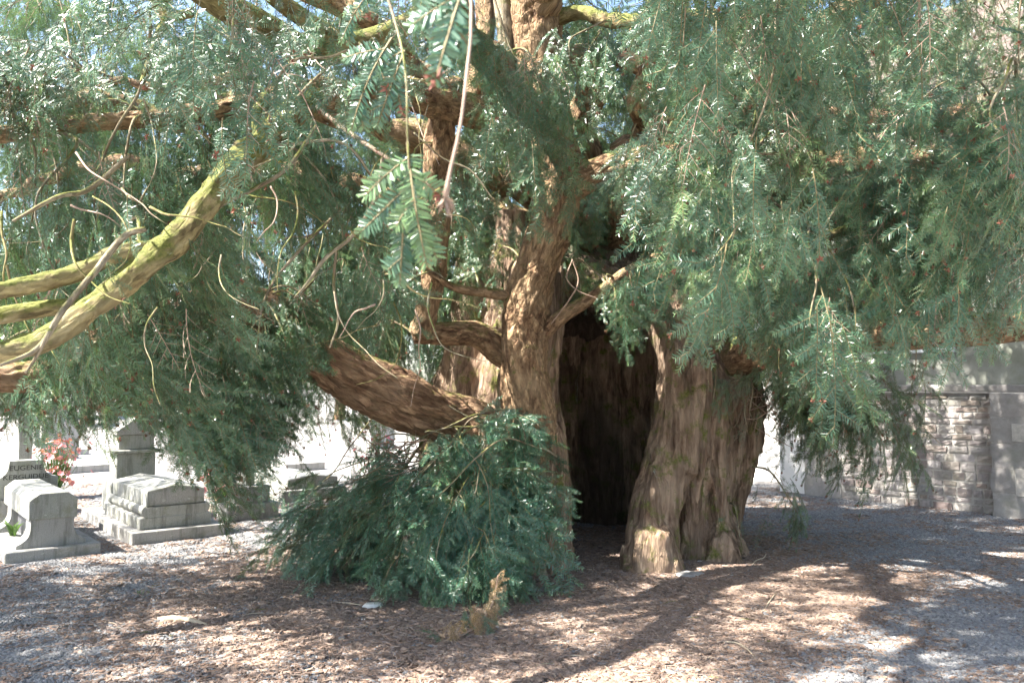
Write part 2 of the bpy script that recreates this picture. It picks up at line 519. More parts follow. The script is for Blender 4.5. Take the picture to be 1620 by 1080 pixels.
def capsule(p, a, b, ra, rb):
    a, b = np.array(a, np.float32), np.array(b, np.float32)
    ab = b - a
    h = np.clip(((p - a) @ ab) / (ab @ ab), 0, 1)
    d = p - a - h[..., None] * ab
    return np.sqrt((d * d).sum(-1)) - (ra + (rb - ra) * h)
def smin(a, b, k):
    h = np.clip(0.5 + 0.5 * (b - a) / k, 0, 1)
    return b + (a - b) * h - k * h * (1 - h)
def surface_nets(f, org, h):
    s = f < 0
    nx, ny, nz = f.shape
    cs = np.zeros((nx - 1, ny - 1, nz - 1), int)
    for i in (0, 1):
        for j in (0, 1):
            for k in (0, 1):
                cs += s[i:nx - 1 + i, j:ny - 1 + j, k:nz - 1 + k]
    act = (cs > 0) & (cs < 8)
    idx = -np.ones(act.shape, int)
    c = np.argwhere(act)
    idx[act] = np.arange(len(c))
    acc = np.zeros((len(c), 3)); cnt = np.zeros(len(c))
    E = []
    for i in (0, 1):
        for j in (0, 1):
            E += [((0, i, j), (1, i, j)), ((i, 0, j), (i, 1, j)), ((i, j, 0), (i, j, 1))]
    for a, b in E:
        fa = f[c[:, 0] + a[0], c[:, 1] + a[1], c[:, 2] + a[2]]
        fb = f[c[:, 0] + b[0], c[:, 1] + b[1], c[:, 2] + b[2]]
        m = (fa < 0) != (fb < 0)
        t = np.where(m, fa / np.where(m, fa - fb, 1), 0)
        pos = np.array(a)[None] + t[:, None] * (np.array(b) - np.array(a))[None]
        acc += np.where(m[:, None], pos, 0); cnt += m
    V = (c + acc / cnt[:, None]) * h + org
    Q = []
    for ax in range(3):
        o1, o2 = [(1, 2), (2, 0), (0, 1)][ax]
        sl = [slice(1, -1)] * 3; sl[ax] = slice(0, None)
        A = np.take(s, range(0, f.shape[ax] - 1), ax); B = np.take(s, range(1, f.shape[ax]), ax)
        for sg in (True, False):
            e = np.argwhere((A & ~B) if sg else (~A & B))
            ok = (e[:, o1] > 0) & (e[:, o2] > 0) & (e[:, o1] < f.shape[o1] - 1) & (e[:, o2] < f.shape[o2] - 1)
            e = e[ok]
            def cell(d1, d2):
                q = e.copy(); q[:, o1] -= d1; q[:, o2] -= d2
                return idx[q[:, 0], q[:, 1], q[:, 2]]
            q = np.stack([cell(1, 1), cell(0, 1), cell(0, 0), cell(1, 0)], -1)
            Q.append(q if sg else q[:, ::-1])
    return V, np.concatenate(Q)

def build_trunk():
    h = 0.025
    org = np.array((-1.55, 6.55, -0.12)); top = np.array((3.15, 10.75, 3.45))
    dim = ((top - org) / h).astype(int)
    ax = [org[i] + h * np.arange(dim[i]) for i in range(3)]
    p = np.stack(np.meshgrid(*ax, indexing='ij'), -1).astype(np.float32)
    # warp for gnarled, twisting flutes
    q = p.copy()
    wv = p * np.array((1.5, 1.5, 0.55), np.float32)
    n1 = fbm(wv, 2).astype(np.float32); n2 = fbm(wv + 31.7, 2).astype(np.float32)
    q[..., 0] += 0.15 * n1; q[..., 1] += 0.15 * n2
    wv = p * np.array((4.6, 4.6, 1.9), np.float32)
    q[..., 0] += 0.05 * vnoise(wv).astype(np.float32); q[..., 1] += 0.05 * vnoise(wv + 7.7).astype(np.float32)
    def chain(pts):
        A = np.array(pts); mg = A[:, 3].max() + 0.4
        lo = np.clip(((A[:, :3].min(0) - mg - org) / h).astype(int), 0, dim - 1); hi = np.clip(((A[:, :3].max(0) + mg - org) / h).astype(int) + 1, 1, dim)
        sl = tuple(slice(lo[i], hi[i]) for i in range(3))
        out = np.full(q.shape[:3], 0.4, np.float32)
        qs = q[sl]; d = None
        for a, b in zip(pts[:-1], pts[1:]):
            e = capsule(qs, a[:3], b[:3], a[3], b[3])
            d = e if d is None else np.minimum(d, e)
        out[sl] = np.minimum(d, 0.4)
        return out
    # shell lobes (back and sides)
    shell = None
    for pts in ([(2.02, 8.4, -.2, .26), (2.16, 8.35, .6, .26), (2.36, 8.3, 1.4, .33), (2.1, 8.4, 2.6, .32), (1.9, 8.4, 4.0, .26)],
                [(2.05, 9.15, -.2, .40), (2.2, 9.1, 1.6, .40), (2.0, 9.0, 4.1, .34)],
                [(1.85, 9.85, -.2, .45), (1.8, 9.8, 1.6, .42), (1.6, 9.4, 4.1, .36)],
                [(1.05, 10.15, -.2, .45), (1.05, 10.0, 2.0, .42), (1.0, 9.5, 4.1, .40)],
                [(0.25, 9.95, -.2, .45), (0.25, 9.8, 2.0, .40), (0.5, 9.3, 4.1, .38)],
                [(-0.4, 9.4, -.2, .42), (-0.35, 9.3, 1.8, .38), (0.0, 9.0, 4.1, .30)],
                [(-0.62, 8.75, -.2, .38), (-0.55, 8.7, 1.3, .33), (-0.35, 8.7, 2.5, .26), (-0.2, 8.8, 4.1, .2)],
                [(-0.55, 8.1, -.2, .40), (-0.48, 8.1, .9, .40), (-0.25, 8.15, 2.0, .24), (-0.15, 8.3, 3.4, .18)],
                [(-0.2, 7.6, -.2, .34), (-0.18, 7.65, .8, .30), (-0.02, 7.8, 1.9, .2), (0.1, 8.0, 3.3, .2)]):
        d = chain(pts)
        shell = d if shell is None else smin(shell, d, 0.12)
    # upper plug so the hollow is roofed
    shell = smin(shell, capsule(q, (0.8, 8.9, 2.9), (0.9, 8.9, 3.3), 0.85, 0.5), 0.2)
    shell = smin(shell, capsule(q, (0.15, 8.0, 2.75), (1.6, 8.0, 2.45), 0.28, 0.30), 0.2)
    hollow = capsule(q, (0.85, 8.55, -0.3), (0.85, 8.55, 1.9), 1.12, 0.85)
    shell = np.maximum(shell, -hollow)
    door = np.minimum(capsule(q, (0.80, 7.4, -0.4), (0.92, 7.4, 1.75), 0.48, 0.36), capsule(q, (0.80, 6.9, -0.4), (0.92, 6.9, 1.75), 0.5, 0.38))
    door = door + (0.13 * fbm(p * np.array((3.5, 3.5, 2.2), np.float32), 2)).astype(np.float32)
    shell = np.maximum(shell, -door)
    # front pillars
    fr = None
    for pts in ([(1.27, 7.25, -.2, .30), (1.27, 7.27, .08, .25), (1.31, 7.34, .45, .20), (1.42, 7.42, .9, .205), (1.50, 7.48, 1.4, .225), (1.55, 7.55, 1.8, .215), (1.55, 7.8, 2.5, .25)],
                [(1.17, 7.3, -.2, .17), (1.17, 7.34, .2, .12), (1.3, 7.45, .8, .11), (1.40, 7.5, 1.5, .10)],
                [(1.40, 7.22, -.2, .12), (1.42, 7.24, .25, .09), (1.5, 7.36, .9, .085), (1.60, 7.42, 1.6, .10)],
                [(1.93, 7.72, -.2, .19), (1.93, 7.75, .08, .165), (1.88, 7.9, .5, .18), (1.96, 7.95, 1.0, .22), (2.06, 7.95, 1.7, .23), (2.0, 8.1, 2.6, .25)],
                [(1.72, 7.75, -.2, .15), (1.70, 7.72, .5, .13), (1.80, 7.72, 1.1, .13), (1.84, 7.75, 1.9, .14)],
                [(2.1, 7.9, -.2, .12), (2.12, 8.0, .4, .11), (2.25, 8.0, 1.0, .12), (2.32, 8.05, 1.7, .15)],
                [(0.22, 7.2, -.2, .30), (0.22, 7.22, .5, .235), (0.22, 7.2, 1.1, .215), (0.2, 7.15, 1.7, .20), (0.25, 7.4, 2.6, .25)],
                [(0.36, 7.3, -.2, .14), (0.365, 7.28, .6, .085), (0.36, 7.28, 1.2, .085), (0.33, 7.3, 1.9, .11)],
                [(0.05, 7.12, -.2, .2), (0.05, 7.15, .6, .15), (0.06, 7.1, 1.3, .13), (0.1, 7.1, 1.9, .10)],
                [(-0.35, 7.2, -.2, .22), (-0.22, 7.25, .5, .15), (-0.15, 7.3, 1.2, .13)],
                ):
        d = chain(pts)
        fr = d if fr is None else smin(fr, d, 0.035)
    for pts in ([(1.38, 7.2, .2, .12), (1.47, 7.02, -.02, .08), (1.5, 6.9, -.15, .06)],
                [(1.14, 7.3, .25, .12), (1.03, 7.2, -.03, .09)], [(1.92, 7.75, .45, .13), (2.0, 7.56, .10, .12), (2.06, 7.42, -.12, .1)], [(1.64, 7.66, -.15, .09), (1.65, 7.6, .4, .09), (1.68, 7.52, .9, .12), (1.74, 7.55, 1.4, .14), (1.78, 7.62, 2.0, .16)], [(1.93, 7.66, .5, .08), (1.98, 7.66, 1.0, .11), (2.05, 7.7, 1.7, .12)], [(1.52, 7.36, .9, .07), (1.58, 7.38, 1.3, .09), (1.66, 7.42, 1.9, .11)], [(1.84, 7.7, .2, .11), (1.80, 7.52, -.05, .08)],
                [(2.12, 8.0, .35, .12), (2.28, 7.82, -.03, .09)]):
        fr = smin(fr, chain(pts), 0.14)
    d = smin(shell, fr, 0.07)
    # burls
    for c, r in (((1.56, 7.30, 1.88), .085), ((1.35, 7.06, .30), .06), ((1.95, 7.56, .2), .08), ((1.62, 7.25, 1.72), .06), ((0.12, 6.98, 1.45), .1)):
        e = np.sqrt(((q - np.array(c, np.float32)) ** 2).sum(-1)) - r
        d = smin(d, e, 0.13)
    # knot hole + peep hole through the back
    d = np.maximum(d, -(np.sqrt(((p - np.array((1.70, 7.40, 1.84), np.float32)) ** 2).sum(-1)) - 0.05))
    a = P(996, 650, 8.6); b = P(996, 650, 11.0)
    d = np.maximum(d, -capsule(p, a, b, 0.028, 0.034))
    # long vertical ridges and small lumps
    near = np.abs(d) < 0.15
    pn = q[near]
    rd = fbm(pn * np.array((8.5, 8.5, 1.1)), 3) * 0.07 + fbm(pn * np.array((24, 24, 7.0)), 3) * 0.035
    rd += 0.02 * np.abs(fbm(pn * np.array((4.5, 4.5, 0.7)) + 9.0, 2))
    d = d.copy(); d[near] += rd.astype(d.dtype)
    d[:, :, -1] = 0.5; d[0] = 0.5; d[-1] = 0.5; d[:, 0] = 0.5; d[:, -1] = 0.5
    d[:, :, 0] = np.maximum(d[:, :, 0], 0.01)
    V, F = surface_nets(d.astype(np.float64), org, h)
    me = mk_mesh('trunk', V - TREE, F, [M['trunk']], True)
    at = me.attributes.new('bk', 'FLOAT_VECTOR', 'POINT')
    at.data.foreach_set('vector', V.astype(np.float32).ravel())
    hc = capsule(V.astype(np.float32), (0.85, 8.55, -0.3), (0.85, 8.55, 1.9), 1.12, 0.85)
    at = me.attributes.new('hollow_shade', 'FLOAT', 'POINT')  # how far the hollow's shade is painted into the wood colour
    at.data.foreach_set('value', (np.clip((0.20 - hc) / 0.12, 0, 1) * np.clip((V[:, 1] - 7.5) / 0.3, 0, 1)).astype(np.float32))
    return ob('trunk', me, tree)
trunk = build_trunk()

# ================================================================== YEW: limbs
def resample(pts, step_k=0.5, min_step=0.01):
    pts = np.asarray(pts, float)
    P0 = np.vstack([2 * pts[0] - pts[1], pts, 2 * pts[-1] - pts[-2]])
    out = []
    for i in range(1, len(P0) - 2):
        a, b, c, d = P0[i - 1], P0[i], P0[i + 1], P0[i + 2]
        L = np.linalg.norm(c[:3] - b[:3])
        n = max(2, int(L / max(min_step, step_k * 0.5 * (b[3] + c[3]))))
        t = (np.arange(n) / n)[:, None]
        out.append(0.5 * ((2 * b) + (-a + c) * t + (2 * a - 5 * b + 4 * c - d) * t ** 2 + (-a + 3 * b - 3 * c + d) * t ** 3))
    out.append(P0[-2][None])
    o = np.vstack(out)
    o[:, 3] = np.maximum(o[:, 3], 0.0015)
    return o
def tube(pts, segs=14, rough=0.12, step_k=0.4, seed=0.0, wob=0.0, min_step=0.012, fine=0.0):
    """pts: (x,y,z,r).  returns verts, quad faces, bark coords"""
    c = resample(pts, step_k, min_step)
    n = len(c)
    if wob > 0:
        s = np.linspace(0, 1, n)[:, None] * n * 0.02
        off = np.stack([fbm(np.hstack([c[:, :3] * 2.5 + k * 13 + seed, ])[:, :3], 2) for k in range(3)], -1)
        c[:, :3] += off * wob
    T = nrm(np.gradient(c[:, :3], axis=0))
    up = np.array((0, 0, 1.0)) if abs(T[0, 2]) < 0.9 else np.array((1.0, 0, 0))
    U = np.zeros_like(T)
    u = nrm(np.cross(T[0], up))
    for i in range(n):
        u = nrm(u - T[i] * (u @ T[i])); U[i] = u
    W = np.cross(T, U)
    th = np.arange(segs) / segs * 2 * math.pi
    ct, st = np.cos(th), np.sin(th)
    r = c[:, 3][:, None] * np.ones(segs)[None]
    L = np.concatenate([[0], np.cumsum(np.linalg.norm(np.diff(c[:, :3], axis=0), axis=1))])
    R0 = max(float(np.mean(c[:, 3])), 0.01)
    q = np.stack([ct[None] * r, st[None] * r, L[:, None] * np.ones(segs)[None]], -1)
    if rough > 0:
        k = 1.0 / R0
        r = r * (1 + rough * fbm(q * np.array((k * 1.2, k * 1.2, k * 0.5)) + seed, 3)
                 + rough * 0.5 * fbm(q * np.array((14, 14, 6.0)) + seed + 7, 2))
        if fine > 0:
            w_ = q + 0.03 * np.stack([vnoise(q * 18 + seed + 3 * k_) for k_ in range(3)], -1)
            r = r + fine * (1.2 * np.minimum(np.abs(vnoise(w_ * np.array((20, 20, 8.0)) + seed)) * 3.0, 1.0) - .8 + .6 * fbm(w_ * np.array((45, 45, 25.0)), 2))
    V = c[:, None, :3] + (U[:, None] * ct[None, :, None] + W[:, None] * st[None, :, None]) * r[..., None]
    idx = np.arange(n * segs).reshape(n, segs)
    j = np.roll(np.arange(segs), -1)
    F = np.stack([idx[:-1], idx[:-1][:, j], idx[1:][:, j], idx[1:]], -1).reshape(-1, 4)
    V = V.reshape(-1, 3)
    bk = q.reshape(-1, 3) + seed
    # end caps as degenerate-free fans folded into quads
    for e, rev in ((0, True), (n - 1, False)):
        ring = idx[e]
        ci = len(V)
        V = np.vstack([V, c[e, :3][None] + T[e] * (0.25 * c[e, 3] * (-1 if rev else 1))])
        bk = np.vstack([bk, [[0, 0, L[e]]]])
        for a in range(0, segs, 2):
            f = [ring[a], ring[(a + 1) % segs], ring[(a + 2) % segs], ci]
            F = np.vstack([F, [f[::-1] if rev else f]])
    return V, F, bk, c
LIMB_PTS = []
def limb(name, pts, m, segs=14, rough=0.12, pix=True, seed=None, anchor=True, wob=0.0, parent=None, fine=0.0, step_k=0.4):
    w3 = [(*P(a, b, c), r) for a, b, c, r in pts] if pix else pts
    seed = rng.random() * 50 if seed is None else seed
    V, F, bk, c = tube(w3, segs, rough, step_k, seed=seed, wob=wob, fine=fine)
    me = mk_mesh(name, V - TREE, F, [m], True)
    at = me.attributes.new('bk', 'FLOAT_VECTOR', 'POINT')
    at.data.foreach_set('vector', bk.astype(np.float32).ravel())
    if anchor:
        LIMB_PTS.append(c[::(4 if step_k > .2 else 16), :3])
    return ob(name, me, parent or tree)
BK, RD, MS, TW = M['bark'], M['bark_red'], M['mossy'], M['twig']
limb('stem', [(838, 720, 7.15, .24), (838, 650, 7.05, .23), (830, 580, 7.0, .20), (830, 510, 7.0, .20), (848, 430, 6.95, .19), (872, 350, 6.9, .185), (880, 290, 6.9, .21),
              (868, 200, 6.85, .215), (850, 90, 6.8, .235), (842, -40, 6.8, .235), (835, -250, 6.9, .2), (820, -600, 7.2, .12)], BK, 84, 0.2, fine=.012, step_k=.075)
limb('branch', [(872, 330, 6.9, .15), (912, 295, 6.85, .13), (950, 268, 6.7, .11), (1010, 245, 6.5, .07), (1090, 235, 6.1, .05), (1200, 245, 5.6, .035)], BK, 18, 0.2)
limb('branch', [(930, 280, 6.75, .07), (1000, 262, 6.5, .05), (1060, 275, 6.2, .035), (1130, 310, 5.8, .02)], BK, 10)
limb('branch', [(840, 210, 6.95, .16), (790, 185, 6.85, .145), (720, 170, 6.6, .14), (640, 148, 6.2, .125), (560, 150, 5.8, .11), (505, 152, 5.6, .13), (480, 152, 5.55, .10), (420, 160, 5.4, .085),
                (300, 182, 5.2, .065), (150, 195, 5, .055), (0, 212, 4.8, .05), (-250, 240, 4.5, .03)], BK, 48, 0.22, fine=.008, step_k=.12)
limb('branch', [(700, 165, 6.55, .10), (694, 230, 6.65, .125), (692, 320, 6.8, .115), (686, 420, 6.9, .10), (676, 490, 7.0, .10), (668, 528, 7.05, .115)], BK, 44, 0.25, fine=.008, step_k=.12)
limb('branch', [(655, 528, 7.05, .09), (700, 528, 7.1, .10), (755, 530, 7.2, .12), (815, 570, 7.3, .13)], BK, 18, 0.2)
limb('branch', [(735, 185, 6.7, .07), (757, 110, 7.0, .085), (768, 40, 7.2, .09), (762, -60, 7.4, .09)], BK, 16, 0.15)
limb('branch', [(820, 175, 6.75, .04), (806, 110, 6.7, .055), (797, 30, 6.7, .075), (785, -80, 6.8, .08)], M['twig'], 14, 0.15)
limb('branch', [(830, 738, 8.0, .33), (770, 692, 7.65, .29), (700, 660, 7.45, .255), (640, 634, 7.2, .24), (560, 596, 6.95, .225), (495, 556, 6.75, .21), (440, 512, 6.55, .205), (405, 492, 6.4, .19), (350, 490, 6.2, .17), (250, 500, 5.9, .14), (140, 560, 5.6, .12),
                (90, 590, 5.45, .11), (0, 598, 5.2, .09), (-180, 590, 4.9, .06)], RD, 80, 0.2, fine=.010, step_k=.08)
limb('branch', [(150, 555, 5.6, .09), (120, 600, 5.6, .075), (160, 640, 5.7, .05), (230, 655, 5.8, .035)], BK, 12)
limb('branch', [(500, 152, 5.55, .09), (440, 200, 4.9, .085), (385, 255, 4.4, .08), (345, 300, 4.15, .07), (290, 365, 4.0, .072), (235, 412, 3.85, .062), (150, 480, 3.7, .055), (60, 530, 3.55, .05), (-60, 565, 3.4, .05), (-300, 610, 3.1, .03)], MS, 48, 0.3, fine=.004, step_k=.12, wob=.05)
limb('branch', [(262, 392, 3.95, .036), (190, 408, 3.8, .04), (120, 430, 3.7, .04), (40, 446, 3.6, .04), (-80, 475, 3.4, .04), (-250, 490, 3.2, .03)], MS, 32, 0.3, fine=.004, step_k=.15, wob=.05)
limb('branch', [(150, 482, 3.75, .03), (70, 488, 3.7, .04), (-40, 505, 3.6, .04), (-200, 520, 3.4, .03)], MS, 12, 0.14)
limb('branch', [(790, -90, 6.9, .14), (690, 5, 6.6, .09), (610, 55, 6.3, .09), (500, 82, 6.0, .11), (410, 40, 5.75, .11), (320, -15, 5.5, .105), (150, -150, 5.1, .09)], MS, 22, 0.14)
limb('branch', [(530, 65, 6.0, .09), (480, 30, 5.8, .07), (410, -30, 5.6, .07), (330, -150, 5.4, .07)], MS, 14, 0.14)
limb('branch', [(250, -20, 4.8, .03), (262, 25, 4.8, .03), (245, 70, 4.7, .022), (225, 130, 4.6, .015)], MS, 8)
limb('branch', [(305, 20, 4.8, .03), (262, 25, 4.8, .03), (230, -20, 4.8, .02)], MS, 8)
limb('branch', [(1150, 570, 8.0, .2), (1240, 545, 7.2, .17), (1330, 533, 6.6, .14), (1420, 528, 6.2, .125), (1520, 522, 5.9, .12), (1640, 515, 5.6, .10), (1850, 500, 5.2, .06)], BK, 22, 0.14)
limb('branch', [(1240, 390, 5.9, .03), (1400, 345, 5.3, .035), (1445, 315, 5.2, .04), (1490, 285, 5.0, .045), (1560, 252, 4.8, .05), (1640, 228, 4.6, .05), (1800, 190, 4.4, .05)], MS, 12, 0.16)
limb('branch', [(1516, 180, 6.6, .05), (1520, 250, 6.6, .048), (1512, 340, 6.55, .042), (1504, 400, 6.5, .03)], TW, 12, 0.06)
limb('branch', [(1560, 150, 6.5, .07), (1562, 210, 6.5, .065), (1554, 300, 6.5, .06), (1548, 345, 6.5, .05)], TW, 14, 0.06)
limb('branch', [(980, 90, 6.9, .09), (1200, 175, 6.9, .10), (1400, 190, 6.8, .10), (1500, 182, 6.7, .11), (1640, 205, 6.5, .11), (1850, 210, 6.2, .08)], RD, 18, 0.2)
limb('branch', [(870, 30, 6.8, .08), (920, 20, 6.6, .06), (965, 33, 6.3, .06), (1050, 30, 5.9, .05), (1120, 27, 5.6, .045), (1250, 60, 5.2, .03)], MS, 12, 0.2)
limb('branch', [(840, 545, 7.0, .08), (890, 500, 6.95, .065), (945, 465, 6.85, .055), (1000, 425, 6.7, .045), (1080, 390, 6.4, .03)], BK, 12)
limb('branch', [(820, 470, 7.0, .05), (770, 463, 6.95, .045), (720, 455, 6.85, .035), (670, 425, 6.7, .02)], BK, 10)
limb('branch', [(1130, 250, 6.2, .04), (1180, 330, 5.9, .045), (1230, 400, 5.7, .04), (1280, 440, 5.5, .02)], BK, 10)
# crown limbs rising out of the trunk into the dome
DC = np.array((-0.2, 7.6, 2.3)); DR = np.array((8.0, 7.0, 5.0))
for k in range(16):
    a = 2 * math.pi * k / 16 + rng.uniform(-.15, .15)
    e = rng.uniform(0.12, 1.15)
    d = np.array((math.cos(a) * math.cos(e), math.sin(a) * math.cos(e), math.sin(e)))
    st = np.array((0.85 + 0.6 * math.cos(a), 8.8 + 0.5 * math.sin(a), rng.uniform(3.0, 3.9)))
    en = DC + DR * d * 0.80
    if d[1] < -0.5 and e < 0.75:
        en[2] = max(en[2], 4.7)
    x_, y_, z_ = proj(st + (en - st) * np.linspace(.3, 1, 8)[:, None])
    if ((z_ > 0) & (z_ < 4.2) & (x_ > -200) & (x_ < 1800) & (y_ > -150)).any(): continue
    m1 = st + (en - st) * 0.35 + np.array((0, 0, 0.7)); m2 = st + (en - st) * 0.7 + np.array((0, 0, 0.55))
    limb('branch', [(*st, .17), (*m1, .12), (*m2, .075), (*en, .03)], BK, 12, 0.14, pix=False, wob=0.25)

# ================================================================== YEW: sprays
def spray_mesh(name, seed, L=0.42, nside=9, nl=0.027, nw=0.0058, gap=0.0095, mats=('needle', 'shoot', 'gall'), galls=1, hexa=False, droop=0.25, bare=0.12, sparse=0.0, sub=2):
    r = np.random.default_rng(seed)
    shoots = []
    Z = np.array((0, 0, 1.0))
    def shoot(p0, d, l, dr):
        n = max(4, int(l / 0.03))
        t = np.linspace(0, 1, n)[:, None]
        pts = p0 + d * l * t - Z * dr * l * t ** 2 + nrm(np.cross(Z, d)) * (r.uniform(-.12, .12) * l) * t ** 2
        shoots.append(pts)
        return pts
    main = shoot(np.zeros(3), np.array((1.0, 0, 0)), L, droop)
    for k in range(nside):
        f = 0.08 + 0.86 * (k + r.uniform(-.3, .3)) / nside
        i = f * (len(main) - 1); i0 = int(i); p0 = main[i0] + (main[min(i0 + 1, len(main) - 1)] - main[i0]) * (i - i0)
        s = 1 if k % 2 else -1
        an = math.radians(r.uniform(28, 55))
        l = L * (0.46 * (1 - f) + 0.12) * r.uniform(0.55, 1.2)
        q = shoot(p0, nrm(np.array((math.cos(an), s * math.sin(an), r.uniform(-.45, .2)))), l, droop * 1.2)
        if l > 0.12:
            for kk in range(r.integers(0, sub + 1)):
                p1 = q[int(r.uniform(0.25, 0.75) * (len(q) - 1))]
                a2 = an * s + r.choice((-1, 1)) * math.radians(r.uniform(30, 50))
                shoot(p1, nrm(np.array((math.cos(a2), math.sin(a2), r.uniform(-.3, .1)))), l * r.uniform(0.35, 0.6), droop)
    VV, FF, MI, TP = [], [], [], []
    off = 0
    for si, pts in enumerate(shoots):
        seg = np.linalg.norm(np.diff(pts, axis=0), axis=1)
        s = np.concatenate([[0], np.cumsum(seg)])
        T = nrm(np.gradient(pts, axis=0))
        r0 = 0.0030 if si == 0 else 0.0019
        u = nrm(np.cross(T, Z)); wv = np.cross(T, u)
        rr = (r0 * (1 - 0.6 * np.arange(len(pts)) / len(pts)))[:, None]
        v = np.stack([pts + rr * (u * math.cos(a) + wv * math.sin(a)) for a in (0, 2.09, 4.19)], 1).reshape(-1, 3)
        f = [(3 * i + a, 3 * i + (a + 1) % 3, 3 * i + 3 + (a + 1) % 3, 3 * i + 3 + a) for i in range(len(pts) - 1) for a in range(3)]
        VV.append(v); FF += [tuple(off + i for i in q) for q in f]; MI += [1] * len(f); TP.append(np.zeros(len(v))); off += len(v)
        x = np.arange(bare * s[-1] if si == 0 else 0.01, s[-1], gap)
        x = np.repeat(x, 2); sd = np.tile((-1.0, 1.0), len(x) // 2)
        x = x + r.uniform(-.3, .3, len(x)) * gap
        k = r.random(len(x)) >= sparse
        x, sd = np.clip(x[k], 0, s[-1]), sd[k]
        n = len(x)
        if n == 0: continue
        p = np.stack([np.interp(x, s, pts[:, c]) for c in range(3)], -1)
        t = nrm(np.stack([np.interp(x, s, T[:, c]) for c in range(3)], -1))
        fr = x / s[-1]
        u = nrm(np.cross(Z, t)) * sd[:, None]
        an = np.radians(r.uniform(48, 76, n) - 25 * np.maximum(0, fr - 0.8) / 0.2)[:, None]
        d = nrm(t * np.cos(an) + u * np.sin(an) + Z * r.uniform(-0.15, 0.35, (n, 1)))
        l = (nl * r.uniform(0.8, 1.12, n) * (1 - 0.45 * np.maximum(0, fr - 0.75) / 0.25) * (0.75 + 0.25 * np.minimum(1, x / 0.03)))[:, None]
        wd = nrm(np.cross(np.cross(d, t), d) + 0.6 * r.uniform(-1, 1, (n, 1)) * Z) * nw * 0.5
        e = p + d * l - Z * 0.1 * l
        if hexa:
            m1, m2 = p + d * l * .2, p + d * l * .8 - Z * 0.05 * l
            q = [p, m1 - wd, m2 - wd, e, m2 + wd, m1 + wd]
        else:
            m1 = p + d * l * .5
            q = [p - wd * .8, e - wd * .45, e + wd * .45, p + wd * .8]
        flip = np.cross(q[1] - q[0], q[2] - q[0])[:, 2] < 0
        m = len(q)
        v = np.stack(q, 1)
        v[flip] = v[flip][:, ::-1]
        VV.append(v.reshape(-1, 3))
        FF += [tuple(range(off + m * i, off + m * i + m)) for i in range(n)]
        MI += [0] * n
        TP.append(np.repeat(np.maximum(0, (fr - 0.82) / 0.18) * 0.8 + 0.15 * r.random(n), m)); off += m * n
    ends = [s[-1] for s in shoots]
    for g in range(galls):
        c = ends[r.integers(0, len(ends))]
        for k in range(14):
            d = nrm(r.normal(size=3)); e = nrm(np.cross(d, r.normal(size=3))) * 0.0036
            VV.append(np.array([c, c + d * 0.008 - e, c + d * r.uniform(.014, .02), c + d * 0.008 + e]))
            FF.append((off, off + 1, off + 2, off + 3)); MI.append(2); TP.append(np.zeros(4)); off += 4
    me = mk_mesh(name, np.vstack(VV), FF, [M[k] for k in mats], False, MI)
    at = me.attributes.new('tipf', 'FLOAT', 'POINT')
    at.data.foreach_set('value', np.concatenate(TP).astype(np.float32))
    return me
GREEN = [spray_mesh('spray', 300 + i, L=[.46, .54, .38, .5, .44, .34][i], nside=[7, 8, 6, 7, 6, 5][i], galls=[2, 0, 1, 2, 0, 1][i], droop=[.2, .3, .15, .35, .25, .2][i], sub=1, nl=.031, nw=.0050, gap=.0082) for i in range(6)]
BLUE = [spray_mesh('spray', 340 + i, L=[.46, .54, .38, .44][i], nside=[8, 9, 7, 7][i], mats=('needle_blue', 'shoot', 'gall'), galls=0, droop=.25, sub=1, nl=.030, nw=.0050, gap=.008) for i in range(4)]
FAR = [spray_mesh('spray', 360 + i, L=.5, nside=7, gap=0.016, nw=0.009, nl=0.034, galls=0, sub=1) for i in range(3)]
NEAR = [spray_mesh('spray', 380 + i, L=[.16, .20, .13][i], nside=[3, 4, 2][i], gap=0.0038, nw=0.0038, nl=0.026, galls=1, hexa=True, sub=0) for i in range(3)]
DEAD = [spray_mesh('spray', 390 + i, L=.32, nside=10, mats=('needle_dead', 'shoot', 'gall'), galls=0, sparse=0.3) for i in range(2)]
BARE = [spray_mesh('spray', 396 + i, L=.36, nside=10, gap=0.012, sparse=0.6, galls=0, mats=('needle', 'dead_twig', 'gall')) for i in range(3)]
ALL_M = GREEN + BLUE + BARE + FAR + DEAD           # order of the scatter sources
NG, NB = len(GREEN), len(BLUE)

def rot_from(d, n):
    """Euler angles of a frame whose x is d and whose z is close to n"""
    d = nrm(d); n = n - d * (n * d).sum(-1, keepdims=True); n = nrm(n)
    y = np.cross(n, d)
    R = np.stack([d, y, n], -1)       # columns
    sy = np.hypot(R[:, 0, 0], R[:, 1, 0])
    return np.stack([np.arctan2(R[:, 2, 1], R[:, 2, 2]), np.arctan2(-R[:, 2, 0], sy), np.arctan2(R[:, 1, 0], R[:, 0, 0])], -1)

